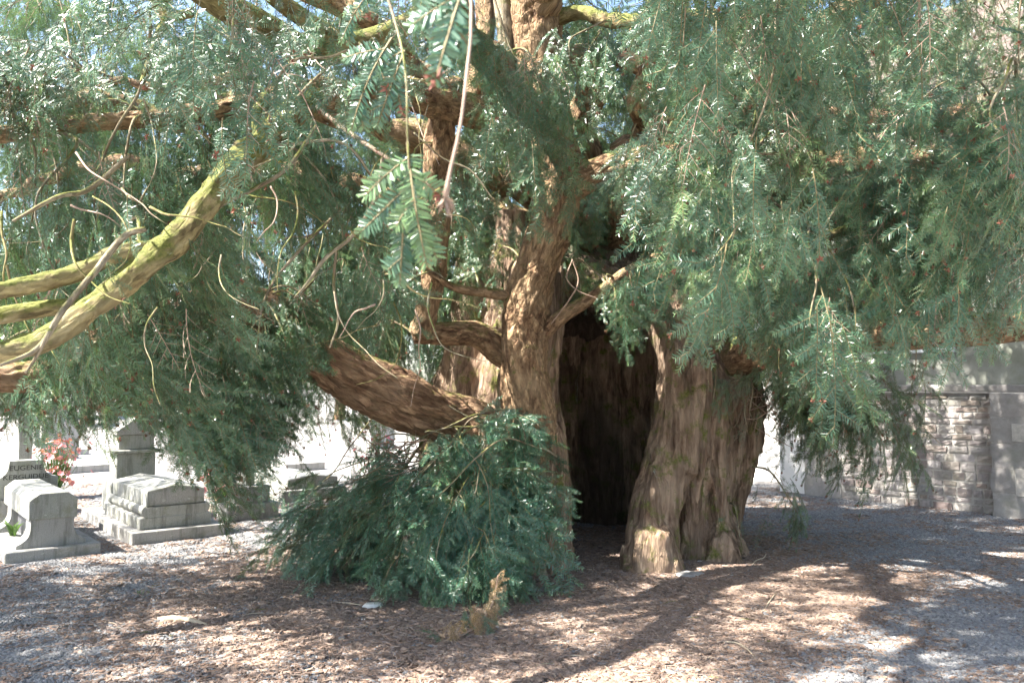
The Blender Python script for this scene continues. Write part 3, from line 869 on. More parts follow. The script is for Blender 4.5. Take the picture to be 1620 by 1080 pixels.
SP = dict(p=[], d=[], n=[], s=[], i=[])
BOUGHS = []
def add_sprays(p, d, n, s, i):
    SP['p'].append(p); SP['d'].append(d); SP['n'].append(n); SP['s'].append(s); SP['i'].append(i)
LP = None
def bough(target, n_sp, spread=0.22, hang=0.7, pal='g', start=None, r0=0.012, scale=1.0, sag=0.25, frm=0.35, maxlen=2.4):
    """a thin drooping bough from the nearest limb to target, with sprays along its outer part"""
    global LP
    if LP is None: LP = np.vstack(LIMB_PTS)
    t = np.asarray(target, float)
    if start is None:
        dl = np.linalg.norm((LP - t) * np.array((1, 1, 0.8)), axis=1) + np.where(LP[:, 2] < t[2] - 0.3, 1.0, 0)
        c = np.argsort(dl)[:6]
        start = LP[c[rng.integers(0, len(c))]]
    s = np.asarray(start, float)
    L = np.linalg.norm(t - s)
    if L > maxlen:
        s = t + (s - t) * maxlen / L; L = maxlen
    L = max(L, 0.15)
    c1 = s + (t - s) * 0.4 + np.array((0, 0, sag * L)) + rng.normal(size=3) * 0.06 * L
    c2 = s + (t - s) * 0.8 + np.array((0, 0, sag * 0.6 * L)) + rng.normal(size=3) * 0.05 * L
    BOUGHS.append([(*s, r0), (*c1, r0 * .8), (*c2, r0 * .55), (*t, r0 * .25)])
    f = frm + (1 - frm) * rng.random(n_sp) ** 0.8
    f = f[:, None]
    b = s * (1 - f) ** 3 + 3 * c1 * f * (1 - f) ** 2 + 3 * c2 * f ** 2 * (1 - f) + t * f ** 3
    tg = nrm(3 * (c1 - s) * (1 - f) ** 2 + 6 * (c2 - c1) * f * (1 - f) + 3 * (t - c2) * f ** 2)
    off = rng.normal(size=(n_sp, 3)) * spread * np.array((1, 1, 0.6))
    out = b - np.array((0.85, 8.5, 2.0)); out[:, 2] *= 0.4; out = nrm(out)
    d = nrm(tg * 0.55 + off / max(spread, .01) * 0.22 + np.array((0, 0, -1.0)) * hang * rng.uniform(0.5, 1.5, (n_sp, 1)) + rng.normal(size=(n_sp, 3)) * 0.18)
    nn = out * 0.7 + np.array((0, 0, 0.7)) + rng.normal(size=(n_sp, 3)) * 0.35
    lo, hi = {'g': (0, NG), 'b': (NG, NG + NB), 'x': (NG + NB, NG + NB + 3), 'f': (NG + NB + 3, NG + NB + 6)}[pal]
    add_sprays(b + off * 0.8, d, nn, scale * rng.uniform(0.6, 1.3, n_sp), rng.integers(lo, hi, n_sp))

def region(x0, x1, y0, y1, d0, d1, n, nsp, **kw):
    for k in range(n):
        bough(P(rng.uniform(x0, x1), rng.uniform(y0, y1), rng.uniform(d0, d1)), int(nsp * rng.uniform(.7, 1.3)), **kw)
# right-hand curtain
region(960, 1660, 40, 260, 3.2, 6.0, 16, 24)
region(1000, 1660, 220, 430, 3.6, 5.6, 16, 24, hang=1.0)
region(1060, 1290, 420, 570, 3.9, 5.2, 7, 22, hang=1.3, spread=0.16)
region(1250, 1620, 400, 530, 4.2, 6.0, 9, 20, hang=1.1)
region(890, 1060, 370, 470, 6.7, 7.3, 5, 12, hang=1.1, spread=.12)
region(1215, 1450, 600, 740, 7.5, 8.6, 15, 20, hang=0.4, spread=0.18)
region(1180, 1330, 520, 640, 5.2, 6.4, 4, 16, hang=1.2, spread=0.14)
region(1215, 1330, 600, 700, 8.5, 9.5, 4, 18, hang=0.3, pal='x')
# left-hand curtain
region(-40, 470, 0, 200, 3.0, 6.0, 14, 22)
region(470, 780, -10, 130, 3.0, 6.0, 7, 18)
region(-40, 420, 180, 420, 4.2, 6.6, 11, 20, hang=0.8)
region(420, 660, 200, 400, 4.4, 6.8, 7, 15, hang=1.0)
region(0, 420, 400, 570, 4.0, 6.2, 12, 22, hang=1.0)
region(-30, 330, 500, 600, 5.4, 7.2, 15, 18, hang=0.9)
region(250, 470, 570, 690, 5.6, 7.0, 8, 15, hang=1.3, spread=.15)
region(250, 420, 640, 800, 5.4, 6.6, 4, 10, hang=1.5, spread=.08, maxlen=1.4)
region(300, 620, 470, 660, 7.6, 9.8, 24, 22, hang=0.9)
region(150, 470, 540, 660, 4.9, 6.4, 7, 22, hang=1.2, spread=0.17)
region(300, 430, 660, 790, 5.4, 6.6, 3, 14, hang=1.4, spread=0.12)
region(50, 190, 600, 700, 5.0, 6.0, 3, 12, hang=0.8, spread=0.12)
region(430, 660, 400, 530, 5.8, 6.6, 4, 15, hang=1.2, spread=0.15)
# centre, in front of and behind the stem
region(790, 960, 80, 260, 5.4, 6.4, 4, 18, hang=1.2, spread=0.16)
region(950, 1010, 420, 500, 6.2, 6.6, 2, 9, hang=1.6, spread=0.07)
region(640, 1000, 180, 420, 8.6, 11.0, 14, 24, hang=0.6, pal='f')
region(100, 700, 250, 520, 8.5, 12.0, 22, 26, hang=0.6, pal='f')
region(360, 740, 430, 600, 8.8, 11.5, 14, 24, hang=0.6, pal='f')
region(700, 1010, 190, 430, 7.45, 8.2, 11, 20, hang=0.7)
region(690, 790, 380, 470, 7.2, 7.9, 4, 9, hang=0.7)
region(1000, 1620, 150, 470, 7.2, 10.0, 16, 24, hang=0.6, pal='f')
for k in range(16):
    bough(np.array((rng.uniform(-2.0, -0.4), rng.uniform(7.9, 10.0), rng.uniform(2.0, 4.4))), 18, hang=0.6, spread=.25)
region(-60, 1680, -20, 430, 8.6, 12.5, 92, 26, hang=0.6, pal='f', spread=.3)
# shoots that clothe the foot of the trunk
for k in range(62):
    st = np.array((rng.uniform(-0.75, 0.38), rng.uniform(6.9, 7.3), rng.uniform(0.3, 1.3)))
    px = rng.uniform(410, 870); f = rng.random() ** 0.8
    gy = 880 + 75 * math.exp(-((px - 690) / 130) ** 2)
    py = 640 + 90 * abs(px - 810) / 300 + (gy - 30 - 640) * f
    Y = 6.85 - 0.95 * f * math.exp(-((px - 700) / 200) ** 2) + 0.35 * max(0, (620 - px) / 200) + rng.uniform(-.25, .25)
    t = P(px, py, Y); t[2] = max(t[2], 0.15)
    bough(t, int(rng.integers(6, 15)), spread=rng.uniform(.06, .17), hang=rng.uniform(.15, .9), pal='b', start=st, r0=0.009, sag=rng.uniform(.05, .25), frm=0.45, scale=rng.uniform(.8, 1.25))
region(1115, 1200, 570, 690, 7.45, 7.7, 7, 7, start=P(1180, 600, 7.7), hang=0.8, spread=0.1, scale=0.55, pal='x', sag=0.1)
region(1085, 1150, 560, 640, 7.35, 7.5, 5, 4, start=P(1110, 570, 7.6), hang=0.8, spread=0.06, scale=0.5, sag=0.1)
bough(P(1265, 815, 7.9), 14, spread=0.1, hang=0.6, pal='g', start=P(1195, 740, 8.1), scale=0.8)
bough(P(1180, 865, 7.5), 7, spread=0.06, hang=1.2, pal='g', start=P(1160, 800, 7.8), scale=0.6)
# low outer boughs out of view, added sunward to shade the left ground
for k in range(62):
    bough(np.array((rng.uniform(-9.0, -4.5), rng.uniform(2.0, 6.6), rng.uniform(2.1, 3.9))), 14, hang=.6, spread=.22, pal='f')
# high boughs over the yard and between the trunk and the church
for k in range(58):  # added above the view to shade the ground in front
    bough(np.array((rng.uniform(-3.4, 2.2), rng.uniform(2.6, 5.2), rng.uniform(4.3, 6.2))), 6, hang=.5, spread=.12, pal='f', maxlen=1.6)
for k in range(60):  # added to keep direct sun off the church wall
    bough(np.array((rng.uniform(.6, 4.2), rng.uniform(9.0, 11.2), rng.uniform(3.5, 6.0))), 7, hang=.5, spread=.15, pal='f', maxlen=1.6)
for k in range(9):
    bough(P(rng.uniform(890, 1020), rng.uniform(20, 260), rng.uniform(7.2, 9)), 18, hang=.6, spread=.25, pal='f')
# dome of the crown
nd = 0
while nd < 640:
    a = rng.random() * 2 * math.pi; z = rng.uniform(-0.05, 1.0) ** 1.0
    e = math.asin(max(0, z))
    d = np.array((math.cos(a) * math.cos(e), math.sin(a) * math.cos(e), math.sin(e)))
    t = DC + DR * d * rng.uniform(0.78, 1.02)
    px, py, dep = proj(t)
    if dep[0] > 0.2 and dep[0] < 3.0 and -100 < px[0] < 1720 and -80 < py[0] < 1100:
        continue
    if dep[0] > 0.2 and py[0] > 380 and -50 < px[0] < 1700: continue
    dv = nrm(t - np.array((-1.5, 5.5, 2.5)))
    if rng.random() < 0.8 * min(1.0, max(0.0, float(dv @ np.array(sdir)) - 0.55) * 4): nd += 0.5; continue
    nd += 1
    bough(t, 7, spread=0.13, hang=0.45, r0=0.012, pal='f' if (dep[0] < 0.3 or dep[0] > 8.5 or py[0] < -150) else 'g')

p = np.vstack(SP['p']); d = np.vstack(SP['d']); n_ = np.vstack(SP['n']); s_ = np.concatenate(SP['s']); i_ = np.concatenate(SP['i'])
u_ = rng.random(len(i_))
i_ = np.where((i_ < NG) & (u_ < .0005), NG + NB + 6 + (u_ * 1e5).astype(int) % 2, np.where((i_ < NG) & (u_ < .12), NG + NB + (u_ * 1e5).astype(int) % 3, i_))
# the lower edge of the crown, and the clear space in front of the trunk
tip = p + d * (0.42 * s_)[:, None]
px, py, dep = proj(tip); px0, py0, dep0 = proj(p)
bx = [-200, 0, 60, 180, 280, 330, 400, 440, 560, 650, 700, 780, 830, 900, 945, 985, 1010, 1040, 1100, 1160, 1200, 1290, 1330, 1470, 1500, 1560, 1640, 1800]
by = [670, 680, 720, 680, 730, 850, 840, 740, 570, 590, 470, 430, 330, 400, 470, 550, 530, 510, 530, 550, 590, 660, 740, 740, 610, 545, 540, 540]
lim = np.interp(px, bx, by) + rng.normal(size=len(px)) * 18
blue = (i_ >= NG) & (i_ < NG + NB)
small = s_ < 0.58
inview = (dep > 0.2) & (px > -150) & (px < 1770)
bad = inview & ~blue & ~small & (np.maximum(py, py0) > lim) & (dep < 7.3)
keepk = (dep0 > 7.4) & (px0 > 1215) & (px0 < 1470)
bad &= ~keepk
bad |= (np.minimum(dep, dep0) < 2.6) & (dep > -0.3) & (px > -300) & (px < 1920) & (np.maximum(py, py0) > -120)
bad |= (tip[:, 2] < 0.02)
mx, my = (px + px0) / 2, (py + py0) / 2
rr = rng.random(len(px))
stemx = np.interp(my, [0, 90, 200, 290, 350, 430, 500, 700], [842, 850, 868, 880, 872, 850, 830, 838])
bad |= inview & (dep0 < 6.95) & (np.abs(mx - stemx) < 70) & (my < 640) & (rr < np.where((my > 60) & (my < 320), .2, .8))
limy = np.interp(mx, [0, 300, 480, 640, 800], [212, 182, 152, 148, 188])
bad |= inview & (dep0 < 6.4) & (np.abs(my - limy) < 75) & (mx > -50) & (mx < 800) & (rr < np.where(mx > 480, .8, .4))
bad |= inview & (dep0 < 6.8) & (np.abs(mx - 688) < 40) & (my > 150) & (my < 540) & (rr < .8)
bad |= inview & blue & (np.maximum(px, px0) > 895) & (rr < .93)
# inside the trunk
q = p - np.array((0.85, 8.85, 0)); bad |= (np.hypot(q[:, 0] / 1.3, q[:, 1] / 1.25) < 1.0) & (p[:, 2] < 3.2)
p, d, n_, s_, i_ = p[~bad], d[~bad], n_[~bad], s_[~bad], i_[~bad]
rt = rot_from(d, n_)
# the sprays that show largest are objects of their own, the rest one mass
px, py, dep = proj(p)
vis = (dep > 1.5) & (px > 0) & (px < 1620) & (py > -20) & (py < 1080)
score = np.where(vis, s_ / np.maximum(dep, 0.5), 0)
order = np.argsort(-score)
top = order[:285]
rest = np.ones(len(p), bool); rest[top] = False
for k in top:
    ob('spray', ALL_M[i_[k]], tree, p[k] - TREE, tuple(rt[k]), (float(s_[k]),) * 3)
srcs = [src('spray_source', me) for me in ALL_M]
fol = scatter('foliage', tree, srcs, p[rest] - TREE, rt[rest], s_[rest], i_[rest])
fol['kind'] = 'stuff'
print('sprays', len(p))

# boughs: the nearest as parts, the others joined
def bough_mesh(b, segs=6):
    return tube(b, segs, 0.05, 3.0, seed=rng.random() * 20, wob=0.05, min_step=0.05)
def too_near(b):
    q = resample(np.array(b), 1, .1)[:, :3]; x, y, z = proj(q)
    return bool(((z > -.3) & (z < 2.3) & (x > -400) & (x < 2000) & (y > -300)).any())
BOUGHS = [b for b in BOUGHS if not too_near(b)]
scored = []
for b in BOUGHS:
    q = np.array(b)[:, :3]
    x, y, z = proj(q)
    inv = ((x > -20) & (x < 1640) & (y > -20) & (y < 1080) & (z > 0.5)).any()
    scored.append((0 if not inv else 1.0 / max(0.5, z.min())))
od = np.argsort(-np.array(scored))
VV, FF, BB, off = [], [], [], 0
for rank, k in enumerate(od):
    V, F, bk, c = bough_mesh(BOUGHS[k])
    if rank < 230 and scored[k] > 0:
        me = mk_mesh('twig', V - TREE, F, [TW], True)
        at = me.attributes.new('bk', 'FLOAT_VECTOR', 'POINT'); at.data.foreach_set('vector', bk.astype(np.float32).ravel())
        ob('twig', me, tree)
    else:
        VV.append(V - TREE); FF.append(F + off); BB.append(bk); off += len(V)
me = mk_mesh('twigs', np.vstack(VV), np.vstack(FF), [TW], True)
at = me.attributes.new('bk', 'FLOAT_VECTOR', 'POINT'); at.data.foreach_set('vector', np.vstack(BB).astype(np.float32).ravel())
ob('twigs', me, tree)['kind'] = 'stuff'

# ---------------------------------------------- thin grey and mossy twigs, hand placed then scattered
def thin(pts, m=None, seg=7):
    return limb('twig', pts, m or TW, seg, 0.08, anchor=False)
thin([(230, 362, 3.3, .012), (195, 375, 3.25, .014), (150, 430, 3.15, .013), (100, 490, 3.05, .012), (60, 550, 3.0, .010), (0, 578, 2.9, .006)])
thin([(80, 520, 3.0, .008), (60, 560, 3.0, .007), (40, 590, 2.98, .004)])
thin([(605, 250, 4.6, .010), (595, 310, 4.6, .012), (560, 370, 4.6, .012), (515, 408, 4.6, .012), (488, 445, 4.6, .009), (465, 472, 4.6, .005)])
thin([(532, 395, 4.6, .008), (528, 450, 4.6, .009), (535, 505, 4.6, .008), (522, 550, 4.6, .005)])
thin([(500, 170, 5.2, .016), (560, 215, 5.0, .016), (620, 255, 4.9, .014), (680, 295, 4.8, .008)], M['dead_twig'])
thin([(655, 210, 4.9, .006), (700, 250, 4.9, .006), (745, 270, 4.9, .006), (780, 315, 4.9, .004)])
thin([(500, 200, 4.7, .010), (455, 265, 4.5, .012), (400, 300, 4.4, .012), (345, 330, 4.3, .008), (290, 390, 4.2, .005)])
thin([(540, 330, 5.0, .008), (470, 400, 4.9, .010), (420, 470, 4.8, .007), (405, 560, 4.7, .004)])
thin([(200, 250, 4.2, .012), (140, 300, 4.1, .014), (90, 312, 4.0, .012), (20, 350, 3.9, .007)])
thin([(420, 150, 5.1, .030), (400, 195, 4.7, .028), (430, 240, 4.5, .022), (445, 260, 4.4, .012)], MS, 9)
thin([(905, 410, 6.6, .004), (915, 445, 6.6, .007), (900, 475, 6.6, .007), (872, 512, 6.7, .004)], M['dead_twig'])
thin([(905, 412, 6.6, .005), (897, 440, 6.6, .007), (915, 460, 6.6, .006), (945, 472, 6.6, .003)], M['dead_twig'])
thin([(1340, 300, 4.6, .006), (1300, 370, 4.5, .006), (1290, 440, 4.4, .004)])
thin([(1490, 345, 5.0, .010), (1450, 372, 4.9, .010), (1405, 352, 4.8, .005)], M['dead_twig'])
thin([(1620, 300, 4.8, .012), (1560, 345, 4.7, .012), (1500, 340, 4.6, .008), (1440, 350, 4.5, .005)])
for k in range(70):
    x, y = rng.uniform(0, 700), rng.uniform(60, 520)
    Y = rng.uniform(3.4, 6.2); l = rng.uniform(70, 190); an = rng.uniform(0.5, 2.7)
    pts, cv = [], rng.uniform(-.35, .35)
    rr = rng.uniform(.0035, .0075)
    for j in range(6):
        pts.append((x, y, Y, rr * (1 - 0.15 * j)))
        an += cv + rng.uniform(-.4, .4); x += math.cos(an) * l / 5; y += abs(math.sin(an)) * l / 5; Y -= rng.uniform(-.05, .1)
    thin(pts, [TW, MS, TW, MS, M['dead_twig']][int(rng.integers(0, 5))], 6)
for k in range(26):      # dead twigs by the foot and at the right edge of the trunk
    if k < 16: a = P(rng.uniform(590, 700), rng.uniform(690, 760), 6.9); b = P(rng.uniform(530, 680), rng.uniform(680, 780), 6.5)
    else: a = P(rng.uniform(1165, 1205), rng.uniform(590, 700), 7.9); b = a + np.array((rng.uniform(0, .4), rng.uniform(-.3, .1), rng.uniform(-.35, .2)))
    m_ = (a + b) / 2 + rng.normal(size=3) * 0.05
    limb('twig', [(*a, .007), (*m_, .005), (*b, .002)], M['dead_twig'], 6, 0.05, pix=False, anchor=False)

# ---------------------------------------------- sprays hanging right in front of the lens
def near_spray(px, py, Y, dirpx, me, sc=1.0, nn=(0, -1, .35)):
    a = P(px, py, Y); b = P(px + dirpx[0], py + dirpx[1], Y + dirpx[2])
    e = rot_from((b - a)[None], np.array([nn], float))[0]
    ob('spray', me, tree, a - TREE, tuple(e), (sc,) * 3)
tw = limb('twig', [(560, -330, 0.95, .006), (660, -120, .85, .005), (735, -30, .80, .0018), (745, 40, .78, .0015), (738, 120, .76, .0014), (728, 200, .75, .0014), (712, 270, .74, .0016), (705, 312, .74, .003)], M['dead_twig'], 8, 0.05, anchor=False)
near_spray(732, -20, .80, (-32, 100, -.02), NEAR[2], .75)
near_spray(720, -50, .9, (-20, 100, .02), NEAR[0], .6)
limb('twig', [(420, -300, 1.5, .006), (560, -120, 1.4, .004), (632, 60, 1.25, .002), (645, 225, 1.1, .0015), (648, 300, 1.1, .001)], TW, 8, 0.05, anchor=False)
near_spray(645, 225, 1.1, (6, 100, -.03), NEAR[1], .85)
near_spray(640, 300, 1.1, (-2, 100, 0), NEAR[0], .8)
near_spray(640, 80, 1.4, (-40, 100, 0), NEAR[0], .85)
near_spray(620, 60, 1.4, (-70, 100, 0), NEAR[1], .85)
near_spray(600, -30, 1.6, (-60, 60, 0), NEAR[1], .7)
V, F = [], []
c = P(704, 312, .74)
for k in range(13):
    d = nrm(np.array((rng.normal() * .7, rng.normal() * .5, -abs(rng.normal()) - .3))); l = rng.uniform(.012, .026)
    e = nrm(np.cross(d, rng.normal(size=3))) * .0016
    o = len(V); V += [c, c + d * l * .5 - e, c + d * l, c + d * l * .5 + e]; F.append((o, o + 1, o + 2, o + 3))
ob('dead_bud', mk_mesh('dead_bud', np.array(V) - TREE, F, [M['dead_twig']]), tree)

# ================================================================== CHURCH
CH = np.array((4.45, 12.3, 0.0)); CRZ = math.atan2(-2.0, 1.71)
church = empty('church', CH, CRZ)
tag(church, 'stone church wall with buttress, string course and tiled eave behind the yew', 'church')
def stone_mat(name, cols, sc=14):
    m, t, b = mat(name)
    oi = N(t, 'ShaderNodeObjectInfo'); tc = N(t, 'ShaderNodeTexCoord')
    base = ramp(t, oi.outputs['Random'], [(i / (len(cols) - 1), c) for i, c in enumerate(cols)])
    geo = N(t, 'ShaderNodeNewGeometry')
    n = noise(t, geo.outputs['Position'], sc, 6, 0.7)
    n2 = noise(t, geo.outputs['Position'], 2.2, 4, 0.6)
    col = mix(t, gray(t, n, 0.3, 0.75), mix(t, 0.45, base, (0.10, 0.09, 0.08)), base)
    col = mix(t, math_(t, 'MULTIPLY', gray(t, n2, 0.5, 0.7), 0.45), col, (0.17, 0.19, 0.12))
    t.links.new(col, b.inputs['Base Color'])
    b.inputs['Roughness'].default_value = 0.88
    b.inputs['Specular IOR Level'].default_value = 0.25
    bump(t, n, b, 0.8, 0.012)
    return m
M['rubble'] = stone_mat('rubble', [(0.36, 0.30, 0.285), (0.42, 0.39, 0.375), (0.27, 0.205, 0.19), (0.45, 0.415, 0.375), (0.36, 0.335, 0.34), (0.38, 0.30, 0.255), (0.30, 0.27, 0.27)])
M['ashlar'] = stone_mat('ashlar', [(0.36, 0.34, 0.325), (0.43, 0.405, 0.38), (0.33, 0.31, 0.30)], 8)
M['render'] = stone_mat('render', [(0.36, 0.37, 0.33), (0.37, 0.38, 0.34)], 5)
M['mortar'] = plain('mortar', (0.38, 0.36, 0.335), 0.9, 0.25, 10, 0.006, 60, 0.2)
M['plaster'] = plain('plaster', (0.72, 0.71, 0.69), 0.85, 0.06, 3, 0.002, 60, 0.2)
M['pale'] = plain('pale', (0.45, 0.42, 0.38), 0.9, 0.2, 20, 0.004, 60, 0.2)
M['tile'] = stone_mat('tile', [(0.13, 0.085, 0.07), (0.17, 0.11, 0.085), (0.11, 0.08, 0.07)], 20)
M['frame'] = plain('frame', (0.62, 0.64, 0.68), 0.5)
mg, tg_, bg_ = mat('glass')
bg_.inputs['Base Color'].default_value = (0.05, 0.07, 0.1, 1); bg_.inputs['Roughness'].default_value = 0.06; bg_.inputs['Metallic'].default_value = 0.0
bg_.inputs['Specular IOR Level'].default_value = 1.0
M['glass'] = mg
wl = MB()
wl.box(0, 11, .0, .7, -.1, 1.55)
wl.build('wall', M['mortar'], church)
up = MB()
wx0, wx1, wz0, wz1 = 1.12, 2.12, 2.18, 4.0
up.box(-.44, wx0, .03, .7, 1.66, 4.6); up.box(wx1, 11, .03, .7, 1.66, 4.6); up.box(wx0, wx1, .03, .7, 1.66, wz0); up.box(wx0, wx1, .03, .7, wz1, 4.6)
up.build('upper_wall', M['render'], church)
MB().box(-.44, 11, -.07, .7, 1.555, 1.655).build('string_course', M['ashlar'], church, bevel=.02, seg=2)
wn = MB().box(wx0, wx1, .30, .34, wz0, wz1).build('window', M['glass'], church)
for k in range(3):
    x = wx0 + (wx1 - wx0) * k / 2
    MB().box(x - .025, x + .025, .26, .30, wz0, wz1).build('frame', M['frame'], wn)
for k in range(5):
    z = wz0 + (wz1 - wz0) * k / 4
    MB().box(wx0, wx1, .265, .298, z - .02, z + .02).build('frame', M['frame'], wn)
MB().box(wx0 - .06, wx1 + .06, -.05, .30, wz0 - .09, wz0 - .003).build('sill', M['frame'], wn, bevel=.01)
def block_me(nm, m, seed, jag=.012, dep=.06):
    """a unit stone 1 x dep x 1 with a worn face, scaled per use"""
    r = np.random.default_rng(seed)
    nx, nz = 5, 4
    V, F = [], []
    for j in range(nz):
        for i in range(nx):
            u, v = i / (nx - 1), j / (nz - 1)
            ed = (i in (0, nx - 1)) or (j in (0, nz - 1))
            V.append((u + (r.uniform(-.03, .03)), (-dep * .85 if ed else -dep + r.uniform(-jag, jag)), v + r.uniform(-.05, .05)))
    for j in range(nz - 1):
        for i in range(nx - 1):
            a = j * nx + i; F.append((a, a + 1, a + nx + 1, a + nx))
    o = len(V)
    rim = [i for i in range(nx)] + [j * nx + nx - 1 for j in range(1, nz)] + [(nz - 1) * nx + i for i in range(nx - 2, -1, -1)] + [j * nx for j in range(nz - 2, 0, -1)]
    for i in rim: V.append((V[i][0], .03, V[i][2]))
    for k in range(len(rim)):
        k2 = (k + 1) % len(rim)
        F.append((rim[k2], rim[k], o + k, o + k2))
    return mk_mesh(nm, V, F, [m], False)
RUB = [block_me('stone', M['rubble'], 500 + i, .005, .014) for i in range(6)]
ASH = [block_me('ashlar_block', M['ashlar'], 520 + i, .003, .014) for i in range(4)]
r5 = np.random.default_rng(42)
z = 0.0
while z < 1.50:
    hgt = min(r5.uniform(.075, .125), 1.54 - z)
    x = 0.60 + r5.uniform(-.05, .05)
    while x < 2.60:
        l = min(r5.uniform(.11, .30), 2.62 - x)
        if l < .05: break
        ob('stone', RUB[r5.integers(0, 6)], church, (x + .010, 0, z + .010), (r5.uniform(-.02, .02), r5.uniform(-.02, .02), r5.uniform(-.02, .02)), (l - r5.uniform(.018, .034), r5.uniform(.6, 1.7), hgt - r5.uniform(.018, .032)))
        x += l
    z += hgt
for (x0, x1, yy) in ((0.0, 0.58, .0),):
    for k in range(5):
        ob('ashlar_block', ASH[k % 4], church, (x0 + .004, yy, .31 * k + .004), None, (x1 - x0 - .008, 1, .302))
bt = MB().box(2.64, 3.75, -.16, .0, -.1, 1.553).build('buttress', M['mortar'], church)
for k in range(5):
    cut = [0.55, 1.11, 0.62, 1.11, 0.5][k]
    xs = [2.64, 2.64 + cut] + ([3.75] if cut < 1.1 else [])
    for a, b in zip(xs[:-1], xs[1:]):
        ob('ashlar_block', ASH[(k + int(a * 3)) % 4], bt, (a + .004, -.16, .31 * k + .004), None, (b - a - .008, 1, .302))
for (x, z, w_, h_) in ((2.88, .95, .2, .22), (2.90, .28, .22, .34)):
    MB().box(x, x + w_, -.182, -.16, z, z + h_).build('patch_stone', M['pale'], bt, bevel=.006)
# pale plastered return and end wall
MB().box(-.44, -.004, .02, .7, -.1, 1.553).build('plaster_pier', M['plaster'], church, bevel=.01)
MB().box(-2.6, -.444, 1.3, 2.0, -.1, 4.6).build('plaster_wall', M['plaster'], church)
MB().box(-2.6, 11, .705, 5.5, -.1, 4.55).build('nave_wall', M['mortar'], church) if False else None
# eave and roof
MB().box(-2.7, 11.2, -.10, .75, 4.602, 4.70).build('eave_board', M['ashlar'], church)
rf = MB().poly_prism([(-.35, 4.62), (3.6, 8.4), (7.5, 4.62), (3.6, 8.2)], -2.7, 11.3, 'x').build('roof', M['tile'], church)
TIL = [block_me('roof_tile', M['tile'], 560 + i, .003, .02) for i in range(3)]
sl = math.atan2(3.78, 3.95)
for row in range(4):
    for k in range(40):
        o = ob('roof_tile', TIL[(k * 7 + row) % 3], rf, (-.4 + k * .28 + (.14 if row % 2 else 0), -.42 + row * .2 * math.cos(sl), 4.60 + row * .2 * math.sin(sl)), (sl - math.pi / 2 + .06, 0, 0), (.27, 1.0, .26))

# ================================================================== GRAVES
def pivot(px, py): return G(px, py)
GRZ = math.atan2(.64, .77)
def arc(cx, cz, r, a0, a1, n=8):
    return [(cx + r * math.cos(math.radians(a0 + (a1 - a0) * i / n)), cz + r * math.sin(math.radians(a0 + (a1 - a0) * i / n))) for i in range(n + 1)]
def text(body, size, mat_, parent, loc, rot):
    cu = bpy.data.curves.new('inscription', 'FONT')
    cu.body = body; cu.size = size; cu.align_x = 'CENTER'; cu.align_y = 'CENTER'; cu.extrude = 0.0015; cu.space_line = 1.15
    o = bpy.data.objects.new('inscription', cu); COL.objects.link(o)
    bpy.context.view_layer.update()
    me = bpy.data.meshes.new_from_object(o.evaluated_get(bpy.context.evaluated_depsgraph_get()))
    bpy.data.objects.remove(o)
    me.materials.clear(); me.materials.append(mat_)
    return ob('inscription', me, parent, loc, rot)
GR, GM, GD = M['granite'], M['granite_mossy'], M['granite_dark']
g1 = empty('grave_tomb', G(72, 886) + np.array((0, .10, 0)), GRZ); g1.scale = (.95, .95, .88)
tag(g1, 'grey granite tomb raised on flared supports, with an inscribed headstone', 'grave')
MB().box(-.42, .42, -.12, 2.1, -.06, .13).build('plinth', GR, g1, bevel=.008)
def flare(y0, y1):
    pts = [(-.31, .131), (.31, .131), (.31, .165)] + arc(.36, .33, .17, 250, 180, 8) + [(.19, .42), (-.19, .42)] + arc(-.36, .33, .17, 0, -70, 8) + [(-.31, .165)]
    return MB().poly_prism(pts, y0, y1).build('support', GR, g1)
flare(0, .26); flare(1.2, 1.46)
MB().box(-.13, .13, .262, 1.198, .131, .418).build('core', GD, g1)
MB().poly_prism([(-.215, .422), (.215, .422), (.215, .625), (.125, .70), (-.125, .70), (-.215, .625)], -.02, 1.55).build('tomb_lid', GM, g1, bevel=.006)
hp = [(-.33, .46), (.33, .46), (.33, .70)] + arc(.33, .86, .15, 270, 190, 7) + [(.17, .93), (-.17, .93)] + arc(-.33, .86, .15, -10, -90, 7) + [(-.33, .70)]
hs = MB().poly_prism(hp, 1.60, 1.76).build('headstone', GM, g1, bevel=.006)
MB().box(-.36, .36, 1.57, 1.80, .131, .458).build('headstone_base', GR, g1)
for tx, zz in (('EUGENIE', .835), ('KERGUIDUE', .725), ('1914 - 1972', .61)):
    text(tx, .085, M['carved'], hs, (0, 1.5985, zz), (math.pi / 2, 0, 0))

g2 = empty('grave_tomb', G(268, 862) + np.array((-.05, .30, 0)), GRZ); g2.scale = (.86, .86, .80)
tag(g2, 'stepped granite chest tomb with low gabled lid and tall pillar headstone', 'grave')
MB().box(-.55, .55, -.12, 2.5, -.06, .17).build('plinth', GR, g2, bevel=.01)
MB().box(-.43, .43, .02, 1.72, .17, .32).build('base', GM, g2, bevel=.008)
MB().poly_prism([(-.41, .32), (.41, .32)] + arc(.33, .40, .08, -60, 60, 5) + [(.36, .45), (-.36, .45)] + arc(-.33, .40, .08, 120, 240, 5), .03, 1.70).build('moulding', GM, g2)
MB().poly_prism([(-.35, .451), (.35, .451), (.35, .66), (.0, .735), (-.35, .66)], .06, 1.66).build('chest', GM, g2, bevel=.012)
MB().poly_prism([(-.29, .49), (.29, .49), (.29, .62), (.0, .68), (-.29, .62)], .054, .08).build('end_panel', GR, g2)
MB().box(-.34, .34, 1.80, 2.3, .171, .62).build('headstone_base', GM, g2, bevel=.03, seg=3)
MB().box(-.26, .26, 1.86, 2.24, .622, 1.02).build('shaft', GM, g2, bevel=.01)
